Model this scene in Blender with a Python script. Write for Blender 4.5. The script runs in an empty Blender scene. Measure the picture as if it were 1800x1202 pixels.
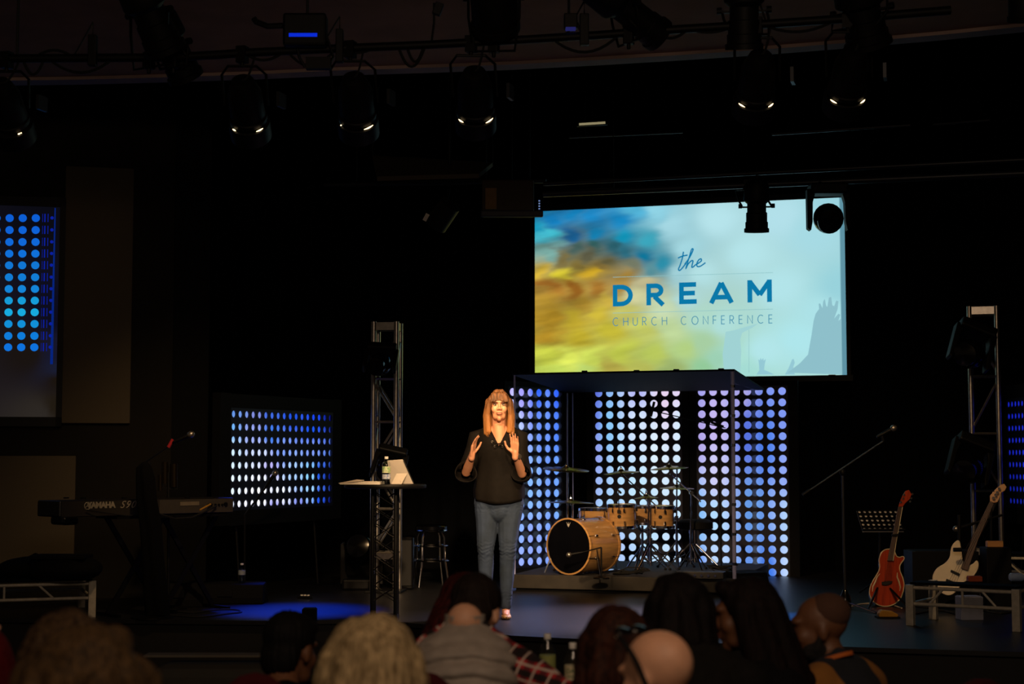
import bpy, bmesh, math, random
from mathutils import Vector, Matrix, noise
random.seed(7)
S = bpy.context.scene
COL = S.collection
PI = math.pi
# ---------------------------------------------------------------- camera
F = 2800.0; CX, CY = 900.0, 601.0; HOR = 805.0
CAMZ = 1.64; STAGE = 0.45
YAW = math.atan(2800 / 9400.0); PITCH = math.atan((HOR - CY) / F)
cam_d = bpy.data.cameras.new('camera'); cam = bpy.data.objects.new('camera', cam_d); COL.objects.link(cam)
cam_d.sensor_width = 36; cam_d.lens = 36 * F / 1800
cam.location = (0, 0, CAMZ); cam.rotation_euler = (PI / 2 + PITCH, 0, YAW)
cam_d.clip_start = 0.05; cam_d.clip_end = 100
cam_d.dof.use_dof = True; cam_d.dof.focus_distance = 12.2; cam_d.dof.aperture_fstop = 2.8
S.camera = cam
S.view_settings.view_transform = 'Standard'; S.view_settings.look = 'None'
S.view_settings.exposure = 0; S.view_settings.gamma = 1
try: S.view_settings.use_curve_mapping = False
except Exception: pass
FH = Vector((-math.sin(YAW), math.cos(YAW), 0)); RT = Vector((math.cos(YAW), math.sin(YAW), 0)); UP = Vector((0, 0, 1))
F3 = FH * math.cos(PITCH) + UP * math.sin(PITCH); U3 = UP * math.cos(PITCH) - FH * math.sin(PITCH)
CAM = Vector((0, 0, CAMZ))
def ray(px, py): return F3 + RT * ((px - CX) / F) - U3 * ((py - CY) / F)
def at(px, py, D):
    r = ray(px, py); return CAM + r * (D / r.dot(FH))
def on_z(px, py, z):
    r = ray(px, py); return CAM + r * ((z - CAMZ) / r.z)
def on_y(px, py, y):
    r = ray(px, py); return CAM + r * (y / r.y)
def depth_of(p): return (p - CAM).dot(FH)
# ---------------------------------------------------------------- world and large lights
W = bpy.data.worlds.new('world'); S.world = W; W.use_nodes = True
W.node_tree.nodes['Background'].inputs[0].default_value = (1.0, 0.72, 0.5, 1); W.node_tree.nodes['Background'].inputs[1].default_value = 0.03
def lamp(kind, name, loc, target, power, col, **kw):
    l = bpy.data.lights.new(name, kind); l.energy = power; l.color = col
    for k, v in kw.items(): setattr(l, k, v)
    o = bpy.data.objects.new(name, l); COL.objects.link(o); o.location = loc
    d = (Vector(target) - Vector(loc)); o.rotation_euler = d.to_track_quat('-Z', 'Y').to_euler()
    return o
WARM = (1.0, 0.63, 0.31)
PF = on_z(877, 1086, STAGE)                       # where the presenter stands
def par_front(px, py, D): return at(px, py, D) + (FH * .8 - UP * .6) * .34
lamp('SPOT', 'key_spot', par_front(835, 170, 9.6), PF + Vector((0, 0, .95)) - RT * .3, 330, WARM, spot_size=math.radians(36), spot_blend=0.8, shadow_soft_size=0.1)
lamp('SPOT', 'key_spot_right', par_front(1331, 142, 9.45), PF + Vector((0.1, 0, 1.1)), 180, WARM, spot_size=math.radians(22), spot_blend=0.9, shadow_soft_size=0.1)
lamp('SPOT', 'front_of_house_key', CAM + FH * 2.2 + RT * .6 + UP * 2.62, PF + Vector((0, 0, 1.05)), 4600, (1.0, .66, .36), spot_size=math.radians(13), spot_blend=0.85, shadow_soft_size=0.12)
lamp('SPOT', 'front_wash_left', par_front(433, 185, 9.7), at(430, 880, 13.0), 150, WARM, spot_size=math.radians(60), spot_blend=1.0, shadow_soft_size=0.1)
lamp('SPOT', 'front_wash_mid', par_front(626, 180, 9.65), at(1080, 900, 14.4), 1000, WARM, spot_size=math.radians(26), spot_blend=1.0, shadow_soft_size=0.1)
lamp('SPOT', 'front_wash_right', par_front(1493, 135, 9.4), at(1650, 900, 13.5), 170, WARM, spot_size=math.radians(56), spot_blend=1.0, shadow_soft_size=0.1)
# blue stage wash
lamp('SPOT', 'blue_wash_left', at(520, 150, 14.5), on_z(520, 1072, STAGE), 5500, (0.0, 0.05, 1.0), spot_size=math.radians(17), spot_blend=1.0, shadow_soft_size=0.1)
lamp('SPOT', 'blue_wash_right', at(1454, 430, 13.3), on_z(1372, 1085, STAGE), 1800, (0.0, 0.2, 1.0), spot_size=math.radians(17), spot_blend=1.0, shadow_soft_size=0.1)
lamp('SPOT', 'violet_wash_centre', at(1330, 425, 13.6), on_z(1030, 1085, STAGE), 1900, (0.72, 0.6, 0.85), spot_size=math.radians(38), spot_blend=1.0, shadow_soft_size=0.15)
lamp('SPOT', 'teal_wash_right', at(1462, 430, 13.2), on_z(1520, 1100, STAGE), 35, (0.0, 0.35, 0.75), spot_size=math.radians(45), spot_blend=1.0, shadow_soft_size=0.1)
# dim house light over the tables
lamp('AREA', 'house_light', CAM + FH * 1.0 + UP * 2.6 + RT * 0.4, CAM + FH * 5.0 + UP * -0.6, 85, (1.0, 0.72, 0.5), shape='RECTANGLE', size=3.0, size_y=1.2)
# ---------------------------------------------------------------- materials
def lin(h):
    h = h.lstrip('#'); o = []
    for i in (0, 2, 4):
        c = int(h[i:i+2], 16) / 255; o.append(c / 12.92 if c <= .04045 else ((c + .055) / 1.055) ** 2.4)
    return (*o, 1)
def mat(name, hexcol, rough=.5, metal=0., var=.12, scale=18., bump=0., spec=.5, stretch=(1, 1, 1), hex2=None, coat=0.):
    m = bpy.data.materials.new(name); m.use_nodes = True; nt = m.node_tree; b = nt.nodes['Principled BSDF']
    c = lin(hexcol); c2 = lin(hex2) if hex2 else tuple(min(1, x * (1 - var)) for x in c[:3]) + (1,)
    tc = nt.nodes.new('ShaderNodeTexCoord'); mp = nt.nodes.new('ShaderNodeMapping'); mp.inputs['Scale'].default_value = stretch
    nz = nt.nodes.new('ShaderNodeTexNoise'); nz.inputs['Scale'].default_value = scale; nz.inputs['Detail'].default_value = 4
    cr = nt.nodes.new('ShaderNodeValToRGB'); cr.color_ramp.elements[0].position = .35; cr.color_ramp.elements[1].position = .65
    cr.color_ramp.elements[0].color = c2; cr.color_ramp.elements[1].color = c
    L = nt.links.new
    L(tc.outputs['Object'], mp.inputs[0]); L(mp.outputs[0], nz.inputs['Vector']); L(nz.outputs['Fac'], cr.inputs[0]); L(cr.outputs[0], b.inputs['Base Color'])
    b.inputs['Roughness'].default_value = rough; b.inputs['Metallic'].default_value = metal; b.inputs['Specular IOR Level'].default_value = spec
    if coat: b.inputs['Coat Weight'].default_value = coat; b.inputs['Coat Roughness'].default_value = .08
    if bump:
        bp = nt.nodes.new('ShaderNodeBump'); bp.inputs['Strength'].default_value = bump; bp.inputs['Distance'].default_value = .01
        L(nz.outputs['Fac'], bp.inputs['Height']); L(bp.outputs[0], b.inputs['Normal'])
    return m
def emit(name, hexcol, strength=1.0):
    m = bpy.data.materials.new(name); m.use_nodes = True; nt = m.node_tree; b = nt.nodes['Principled BSDF']
    b.inputs['Base Color'].default_value = (0, 0, 0, 1); b.inputs['Emission Color'].default_value = lin(hexcol); b.inputs['Emission Strength'].default_value = strength
    b.inputs['Specular IOR Level'].default_value = 0
    return m
def emit_attr(name, strength=1.0):
    m = emit(name, '#000000', strength); nt = m.node_tree
    a = nt.nodes.new('ShaderNodeVertexColor'); a.layer_name = 'picture'
    nt.links.new(a.outputs[0], nt.nodes['Principled BSDF'].inputs['Emission Color']); return m
def glass(name, tint='#ffffff', rough=.02, alpha=.12, ior=1.45):
    """thin clear sheet: mostly transparent, fresnel gloss on top"""
    m = bpy.data.materials.new(name); m.use_nodes = True; nt = m.node_tree
    for n in list(nt.nodes): nt.nodes.remove(n)
    o = nt.nodes.new('ShaderNodeOutputMaterial'); t = nt.nodes.new('ShaderNodeBsdfTransparent'); t.inputs[0].default_value = lin(tint)
    g = nt.nodes.new('ShaderNodeBsdfGlossy'); g.inputs['Roughness'].default_value = rough
    lw = nt.nodes.new('ShaderNodeLayerWeight'); pw = nt.nodes.new('ShaderNodeMath'); pw.operation = 'POWER'; pw.inputs[1].default_value = 4.0
    fr = nt.nodes.new('ShaderNodeMath'); fr.operation = 'MULTIPLY_ADD'; fr.inputs[1].default_value = (ior - 1) * .9; fr.inputs[2].default_value = ((ior - 1) / (ior + 1)) ** 2
    nt.links.new(lw.outputs['Facing'], pw.inputs[0]); nt.links.new(pw.outputs[0], fr.inputs[0])
    mx = nt.nodes.new('ShaderNodeMixShader'); L = nt.links.new
    L(fr.outputs[0], mx.inputs[0]); L(t.outputs[0], mx.inputs[1]); L(g.outputs[0], mx.inputs[2]); L(mx.outputs[0], o.inputs[0])
    return m
M = {}
M['black_cloth'] = mat('black_cloth', '#0a0a0c', .95, scale=30, spec=.1)
M['curtain'] = mat('curtain', '#07080b', .95, scale=12, spec=.1)
M['stage'] = mat('stage_floor', '#1c1b1d', .38, scale=5, var=.35, bump=.06, stretch=(1, 8, 1), spec=.5)
M['stage_face'] = mat('stage_face', '#14110f', .7, scale=8)
M['floor'] = mat('carpet', '#15100d', .95, scale=60, spec=.1)
M['ceiling'] = mat('ceiling_paint', '#b89072', .9, scale=3, var=.15, spec=.1)
M['wall'] = mat('wall_paint', '#25231f', .9, scale=3, spec=.1)
M['tan'] = mat('tan_fabric', '#605748', .95, scale=200, bump=.1, spec=.1)
M['black'] = mat('black_metal', '#070708', .55, 0, scale=20, spec=.25)
M['matte'] = mat('matte_black', '#08080a', .8, scale=20, spec=.2)
M['gloss'] = mat('gloss_black', '#08080a', .15, scale=20)
M['alu'] = mat('aluminium', '#b0aaa2', .32, .9, scale=30, var=.2)
M['alu_paint'] = mat('silver_paint', '#cfc6b4', .5, .1, scale=30, var=.2)
M['chrome'] = mat('chrome', '#d8d8dc', .12, 1.0, scale=10)
M['riser'] = mat('riser_board', '#2b2620', .75, scale=7, var=.4, bump=.1)
M['maple'] = mat('maple_lacquer', '#c9985c', .25, scale=6, var=.25, stretch=(1, 1, 10), coat=.6)
M['brass'] = mat('cymbal_bronze', '#b09a5c', .25, 1.0, scale=30, stretch=(1, 1, 1))
M['white'] = mat('white_plastic', '#e8e6e0', .5, scale=20, var=.04)
M['paper'] = mat('paper', '#f2e8da', .8, scale=20, var=.04)
M['silver'] = mat('silver_case', '#d9cdbf', .45, .15, scale=20, var=.05)
M['skin'] = mat('skin', '#cf9270', .5, scale=25, var=.1, bump=.02)
M['skin_pale'] = mat('skin_pale', '#d09c7c', .55, scale=25, var=.12)
M['skin_tan'] = mat('skin_tan', '#6c452c', .55, scale=25, var=.12)
M['sheet'] = mat('board_blue_spill', '#0b1032', .6, scale=20)  # black board; blue spill around the lit dots is mixed into its colour
M['pipe_dk'] = mat('pipe_dark', '#3a3c40', .4, .6, scale=20)
M['rubber'] = mat('rubber', '#0a0a0a', .9)
# ---------------------------------------------------------------- object helpers
WM = {}
def thing(name, label, cat, loc=(0, 0, 0), rz=0., group=None, mtx=None):
    o = bpy.data.objects.new(name, None); COL.objects.link(o); o.empty_display_size = .1
    m = mtx if mtx is not None else Matrix.Translation(Vector(loc)) @ Matrix.Rotation(rz, 4, 'Z')
    o.matrix_world = m; WM[o.name] = m.copy(); o['label'] = label; o['category'] = cat
    if group: o['group'] = group
    return o
def tag(o, label, cat, group=None, kind=None):
    o['label'] = label
    if cat: o['category'] = cat
    if group: o['group'] = group
    if kind: o['kind'] = kind
    return o
def wm_of(o):
    while o is not None and o.name not in WM: o = o.parent
    return WM[o.name] if o is not None else Matrix.Identity(4)
def link(name, me, parent=None, m=None, smooth=False, label=None):
    if m is not None:
        me.materials.clear(); me.materials.append(m)
    if smooth:
        for p in me.polygons: p.use_smooth = True
    o = bpy.data.objects.new(name, me); COL.objects.link(o)
    if parent is not None: o.parent = parent
    if label: o['label'] = label
    return o
def struct(o): o['kind'] = 'structure'; return o
def copy_tree(o, parent=None):
    c = o.copy(); COL.objects.link(c); c.parent = parent
    for ch in o.children: copy_tree(ch, c)
    if o.name in WM: WM[c.name] = WM[o.name].copy()
    return c
def frame_of(d):
    d = Vector(d).normalized(); a = Vector((0, 0, 1)) if abs(d.z) < .9 else Vector((1, 0, 0))
    u = d.cross(a).normalized(); v = u.cross(d).normalized(); return u, v, d
class MB:
    def __init__(s): s.v = []; s.f = []
    def add(s, vs, fs):
        n = len(s.v); s.v += [Vector(x) for x in vs]; s.f += [tuple(i + n for i in f) for f in fs]; return s
    def box(s, c, d, mtx=None):
        c = Vector(c); hx, hy, hz = d[0] / 2, d[1] / 2, d[2] / 2
        vs = [Vector((x, y, z)) for x in (-hx, hx) for y in (-hy, hy) for z in (-hz, hz)]
        if mtx is not None: vs = [mtx @ v for v in vs]
        return s.add([c + v for v in vs], [(0, 1, 3, 2), (4, 6, 7, 5), (0, 4, 5, 1), (2, 3, 7, 6), (0, 2, 6, 4), (1, 5, 7, 3)])
    def beam(s, a, b, w, h, up=(0, 0, 1)):
        a, b = Vector(a), Vector(b); d = (b - a); L = d.length; d.normalize(); u = Vector(up)
        r = d.cross(u)
        if r.length < 1e-4: r = Vector((1, 0, 0))
        r.normalize(); u = r.cross(d); m = Matrix((r, d, u)).transposed()
        return s.box((a + b) / 2, (w, L, h), m)
    def tube(s, pts, r, n=8, cap=True):
        pts = [Vector(p) for p in pts]; k = len(pts); rs = r if isinstance(r, (list, tuple)) else [r] * k
        u = None; base = len(s.v)
        for i, p in enumerate(pts):
            d = (pts[min(i + 1, k - 1)] - pts[max(i - 1, 0)])
            if d.length < 1e-9: d = Vector((0, 0, 1))
            d.normalize()
            if u is None: u, v, _ = frame_of(d)
            else:
                u = (u - d * u.dot(d))
                u = u.normalized() if u.length > 1e-6 else frame_of(d)[0]
            v = d.cross(u)
            for j in range(n):
                a = 2 * PI * j / n; s.v.append(p + (u * math.cos(a) + v * math.sin(a)) * rs[i])
        for i in range(k - 1):
            for j in range(n):
                a = base + i * n + j; b = base + i * n + (j + 1) % n
                s.f.append((a, b, b + n, a + n))
        if cap: s.f.append(tuple(base + j for j in range(n))[::-1]); s.f.append(tuple(base + (k - 1) * n + j for j in range(n)))
        return s
    def cyl(s, a, b, r0, r1=None, n=16): return s.tube([a, b], [r0, r0 if r1 is None else r1], n)
    def lathe(s, prof, o=(0, 0, 0), axis=(0, 0, 1), n=24, closed=False):
        """prof: list of (radius, height along axis)"""
        o = Vector(o); u, v, d = frame_of(axis); base = len(s.v); k = len(prof)
        for r, h in prof:
            for j in range(n):
                a = 2 * PI * j / n; s.v.append(o + d * h + (u * math.cos(a) + v * math.sin(a)) * max(r, 1e-4))
        for i in range(k - 1 + (1 if closed else 0)):
            i2 = (i + 1) % k
            for j in range(n):
                s.f.append((base + i * n + j, base + i * n + (j + 1) % n, base + i2 * n + (j + 1) % n, base + i2 * n + j))
        if not closed:
            s.f.append(tuple(base + j for j in range(n))[::-1]); s.f.append(tuple(base + (k - 1) * n + j for j in range(n)))
        return s
    def ell(s, c, rad, mtx=None, n=16, m=10):
        c = Vector(c); vs = []; rad = Vector(rad)
        for i in range(1, m):
            t = PI * i / m
            for j in range(n):
                a = 2 * PI * j / n; vs.append(Vector((math.sin(t) * math.cos(a) * rad.x, math.sin(t) * math.sin(a) * rad.y, math.cos(t) * rad.z)))
        vs += [Vector((0, 0, rad.z)), Vector((0, 0, -rad.z))]
        if mtx is not None: vs = [mtx @ v for v in vs]
        fs = []
        for i in range(m - 2):
            for j in range(n): fs.append((i * n + j, i * n + n + j, i * n + n + (j + 1) % n, i * n + (j + 1) % n))
        T = (m - 1) * n
        for j in range(n): fs.append((T, j, (j + 1) % n)); fs.append((T + 1, (m - 2) * n + (j + 1) % n, (m - 2) * n + j))
        return s.add([c + v for v in vs], fs)
    def cap(s, a, r0, b, r1, n=14):
        """capsule with two radii"""
        a, b = Vector(a), Vector(b); d = b - a; L = d.length
        if L < 1e-6: return s.ell(a, (max(r0, r1),) * 3)
        pr = [(r0 * math.sin(t), -r0 * math.cos(t)) for t in [PI / 2 * k / 4 for k in range(5)]]
        pr += [(r1 * math.cos(t), L + r1 * math.sin(t)) for t in [PI / 2 * k / 4 for k in range(5)]]
        return s.lathe(pr, a, d, n)
    def chain(s, pts, rs, n=14):
        for i in range(len(pts) - 1): s.cap(pts[i], rs[i], pts[i + 1], rs[i + 1], n)
        return s
    def prism(s, poly, o, u, v, w, th):
        """polygon (2-D) in the plane o,u,v, thickened by th along w"""
        o, u, v, w = Vector(o), Vector(u), Vector(v), Vector(w); n = len(poly)
        f = [o + u * a + v * b for a, b in poly]; bk = [p + w * th for p in f]
        return s.add(f + bk, [tuple(range(n))[::-1], tuple(range(n, 2 * n))] + [(i, (i + 1) % n, n + (i + 1) % n, n + i) for i in range(n)])
    def quad(s, a, b, c, d): return s.add([a, b, c, d], [(0, 1, 2, 3)])
    def loft(s, rings, cap=True):
        n = len(rings[0]); base = len(s.v); k = len(rings)
        for r in rings: s.v += [Vector(p) for p in r]
        for i in range(k - 1):
            for j in range(n): s.f.append((base + i * n + j, base + i * n + (j + 1) % n, base + (i + 1) * n + (j + 1) % n, base + (i + 1) * n + j))
        if cap: s.f.append(tuple(base + j for j in range(n))[::-1]); s.f.append(tuple(base + (k - 1) * n + j for j in range(n)))
        return s
    def xf(s, m): s.v = [m @ v for v in s.v]; return s
    def mesh(s, name='mesh'):
        me = bpy.data.meshes.new(name); me.from_pydata([tuple(v) for v in s.v], [], s.f); me.update(); return me
    def build(s, name, m, parent=None, world=False, smooth=False, bevel=0., label=None, sharp=40):
        if world and parent is not None:
            inv = wm_of(parent).inverted(); s.v = [inv @ v for v in s.v]
        me = s.mesh(name)
        bm = bmesh.new(); bm.from_mesh(me); bmesh.ops.recalc_face_normals(bm, faces=bm.faces)
        if smooth:
            for f in bm.faces: f.smooth = True
            for e in bm.edges:
                if len(e.link_faces) == 2 and e.calc_face_angle(0) > math.radians(sharp): e.smooth = False
        bm.to_mesh(me); bm.free()
        o = link(name, me, parent, m, label=label)
        if bevel:
            b = o.modifiers.new('bevel', 'BEVEL'); b.width = bevel; b.segments = 2; b.limit_method = 'ANGLE'
        return o
def remesh(mb, voxel=.006, smooth=4, disp=None, name='body'):
    me = mb.mesh(name); bm = bmesh.new(); bm.from_mesh(me); bmesh.ops.recalc_face_normals(bm, faces=bm.faces); bm.to_mesh(me); bm.free()
    o = bpy.data.objects.new('tmp_remesh', me); COL.objects.link(o)
    r = o.modifiers.new('r', 'REMESH'); r.mode = 'VOXEL'; r.voxel_size = voxel; r.adaptivity = 0
    if smooth:
        q = o.modifiers.new('s', 'SMOOTH'); q.factor = .5; q.iterations = smooth
    dg = bpy.context.evaluated_depsgraph_get(); dg.update()
    out = bpy.data.meshes.new_from_object(o.evaluated_get(dg), depsgraph=dg)
    bpy.data.objects.remove(o); bpy.data.meshes.remove(me)
    if disp:
        ns = [v.normal.copy() for v in out.vertices]
        for v, n in zip(out.vertices, ns):
            v.co = v.co + n * disp(v.co, n)
    for p in out.polygons: p.use_smooth = True
    out.name = name
    return out
def text_mesh(body, size, extrude=.001, font_shear=0., bold=0., align='CENTER', spacing=1.0):
    c = bpy.data.curves.new('text', 'FONT'); c.body = body; c.size = size; c.extrude = extrude; c.align_x = align; c.align_y = 'CENTER'; c.shear = font_shear; c.offset = bold; c.space_character = spacing
    o = bpy.data.objects.new('tmp_text', c); COL.objects.link(o); dg = bpy.context.evaluated_depsgraph_get(); dg.update()
    me = bpy.data.meshes.new_from_object(o.evaluated_get(dg), depsgraph=dg); bpy.data.objects.remove(o); return me
def put_text(name, body, size, m, parent, o, u, v, **kw):
    """flat lettering: origin o (world), u = reading direction, v = up"""
    me = text_mesh(body, size, **kw); u, v = Vector(u).normalized(), Vector(v).normalized(); w = u.cross(v)
    T = Matrix((u, v, w)).transposed().to_4x4(); T.translation = Vector(o)
    if parent is not None: T = wm_of(parent).inverted() @ T
    me.transform(T); return link(name, me, parent, m)
def picture_grid(name, o, u, v, w, h, nx, ny, colfn, m, parent):
    """flat emissive picture; colfn(s,t)->linear rgb"""
    mb = MB(); o, u, v = Vector(o), Vector(u), Vector(v); inv = wm_of(parent).inverted()
    vs = [inv @ (o + u * (w * i / nx) + v * (h * j / ny)) for j in range(ny + 1) for i in range(nx + 1)]
    fs = [(j * (nx + 1) + i, j * (nx + 1) + i + 1, (j + 1) * (nx + 1) + i + 1, (j + 1) * (nx + 1) + i) for j in range(ny) for i in range(nx)]
    me = bpy.data.meshes.new(name); me.from_pydata(vs, [], fs)
    a = me.color_attributes.new('picture', 'FLOAT_COLOR', 'POINT')
    k = 0
    for j in range(ny + 1):
        for i in range(nx + 1):
            c = colfn(i / nx, j / ny); a.data[k].color = (c[0], c[1], c[2], 1); k += 1
    return link(name, me, parent, m)
def idw(samples, p=3.0):
    """samples (s,t,hex): smooth interpolation of picture colours"""
    S_ = [(a, b, lin(c)) for a, b, c in samples]
    def f(s, t):
        W_ = 0; r = [0, 0, 0]
        for a, b, c in S_:
            d = ((s - a) ** 2 * 2.2 + (t - b) ** 2) ** .5 + 1e-3; w = 1 / d ** p; W_ += w
            for k in range(3): r[k] += c[k] * w
        return [x / W_ for x in r]
    return f
# ================================================================ SETTING
def on_plane(px, py, p0, n):
    r = ray(px, py); return CAM + r * ((Vector(p0) - CAM).dot(n) / r.dot(n))
X = Vector((1, 0, 0)); Y = Vector((0, 1, 0)); Z = UP
YB = on_z(1385, 1013, STAGE).y                     # plane of the dotted wall panels
YC = YB + 1.0                                       # black back curtain
# hall floor
struct(MB().box((0, 9, -.05), (44, 30, .1)).build('floor', M['floor']))
# stage deck
edge = [(-500, 1092), (480, 1091), (650, 1088), (745, 1097), (900, 1117), (1040, 1124), (1500, 1137), (2050, 1152)]
fe = [on_z(a, b, STAGE) for a, b in edge]
back = [Vector((fe[-1].x + 3, YC + .4, 0)), Vector((fe[0].x - 2, YC + .4, 0))]
fr = [Vector((p.x, p.y, 0)) for p in fe]; fr[-1].x += 2; fr[0].x -= 2
poly = [(p.x, p.y) for p in fr + back]
st = MB().prism(poly, (0, 0, STAGE - .03), X, Y, Z, .03).build('stage_floor', M['stage']); struct(st)
poly2 = [(p.x, p.y + .04) for p in fr] + [(p.x, p.y) for p in back]
struct(MB().prism(poly2, (0, 0, .0), X, Y, Z, STAGE - .032).build('stage_riser_wall', M['stage_face']))
# lower steps along the front edge
def step_strip(z, px_pts, depth, name):
    a = [on_z(px, py, z) for px, py in px_pts]; b = [p + Y * depth for p in a]
    return struct(MB().prism([(p.x, p.y) for p in a] + [(p.x, p.y) for p in b[::-1]], (0, 0, 0), X, Y, Z, z).build(name, M['stage']))
step_strip(.30, [(-500, 1122), (470, 1121), (640, 1118), (720, 1124)], .42, 'stage_step')
# back curtain: folded black cloth
def curtain(name, a, b, z0, z1, amp=.05, per=.22, m='curtain'):
    a, b = Vector(a), Vector(b); d = b - a; L = d.length; d.normalize(); nrm = Vector((d.y, -d.x, 0)); n = int(L / per * 8)
    vs = []
    for i in range(n + 1):
        s = L * i / n; o = amp * math.sin(2 * PI * s / per + 1.3 * math.sin(s * 1.7)) * (.7 + .3 * math.sin(s * .9))
        p = a + d * s + nrm * o; vs += [(p.x, p.y, z0), (p.x, p.y, z1)]
    return MB().add(vs, [(2 * i, 2 * i + 2, 2 * i + 3, 2 * i + 1) for i in range(n)]).build(name, M[m], smooth=True)
struct(curtain('wall_back', (-12, YC, 0), (12, YC, 0), STAGE, 9.5))
struct(MB().box((0, YC + .7, 4.9), (26, .2, 9.8)).build('wall_rear', M['matte']))
struct(curtain('wall_right', (on_z(1990, 1100, STAGE).x + 1.2, YC, 0), (on_z(1990, 1100, STAGE).x + 1.8, 9.5, 0), STAGE, 9.5))
# dark curtain edge behind the proscenium on the left
cl = at(368, 700, 15.2); struct(curtain('wall_left_wing', (cl.x - 2.5, cl.y, 0), (cl.x, cl.y, 0), STAGE, 9.0, .03, .16))
# proscenium wall on the left, its near end closer to the hall
WN = math.radians(13); WD = (RT * math.cos(WN) + FH * math.sin(WN)).normalized(); WNRM = Vector((WD.y, -WD.x, 0))
W0 = at(0, 700, 13.5)
def on_w(px, py, off=0.): return on_plane(px, py, W0 + WNRM * off, WNRM)
def wall_box(name, px0, px1, z0, z1, th, m, off=0., parent=None, y_px=700):
    a, b = on_w(px0, y_px), on_w(px1, y_px); a.z = b.z = 0
    c = (a + b) / 2 - WNRM * (th / 2 - off); c.z = (z0 + z1) / 2
    mt = Matrix((WD, -WNRM, Z)).transposed()
    return MB().box(c, ((b - a).length, th, z1 - z0), mt)
struct(wall_box('w', -700, 302, 0, 9, .3, 'wall').build('wall_left', M['wall']))
struct(wall_box('w', 302, 368, 0, 9, .3, 'matte', off=-.25).build('wall_left_return', M['matte']))
def acoustic(name, px0, px1, yt, yb, label):
    z1 = on_w(px0, yt).z; z0 = on_w(px0, yb).z
    t = thing('sound_absorber', label, 'wall panel', (on_w(px0, yb) + WNRM * .02), 0, 'fabric acoustic panels on the left wall')
    wall_box('p', px0, px1, max(z0, STAGE + .02), z1, .05, 'tan', off=.055).build('fabric_face', M['tan'], t, world=True, bevel=.008)
    wall_box('p', px0 + 2, px1 - 2, max(z0, STAGE + .02) + .02, z1 - .02, .02, 'tan', off=.008).build('backing_board', M['matte'], t, world=True)
acoustic('acoustic_panel', 108, 229, 293, 744, 'tall narrow tan fabric panel hung right of the left video screen')
acoustic('acoustic_panel', -60, 136, 801, 1012, 'low square tan fabric panel behind the keyboard and black gear bags')
# pale curb at the foot of the left wall is hidden; audience ceiling with curved edge
ZC = CAMZ + 2.88
ce = [(-700, 152), (-300, 149), (0, 145), (150, 143), (300, 139), (450, 134), (600, 127), (750, 122.5), (900, 117), (1050, 109), (1200, 100), (1350, 90), (1500, 78), (1650, 65), (1800, 50), (2100, 16), (2500, -40)]
cp = [on_z(a, b, ZC) for a, b in ce]
bk = [cp[-1] - FH * 14, cp[0] - FH * 14]
struct(MB().prism([(p.x, p.y) for p in cp + bk], (0, 0, ZC), X, Y, Z, .12).build('ceiling', M['ceiling']))
# lip board and dark fascia that follow the curve
inner = [p - FH * .16 for p in cp]
lipm = mat('ceiling_lip', '#a58d86', .8, scale=4)
struct(MB().prism([(p.x, p.y) for p in cp + inner[::-1]], (0, 0, ZC - .025), X, Y, Z, .024).build('trim_1', lipm))
outer = [p + FH * .05 for p in cp]
struct(MB().prism([(p.x, p.y) for p in outer] + [(p.x, p.y) for p in [q + FH * .06 for q in outer][::-1]], (0, 0, ZC), X, Y, Z, 4.5).build('wall_fascia', M['matte']))
struct(MB().box((0, 14, 9.3), (30, 14, .1)).build('ceiling_stage', M['matte']))

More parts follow.
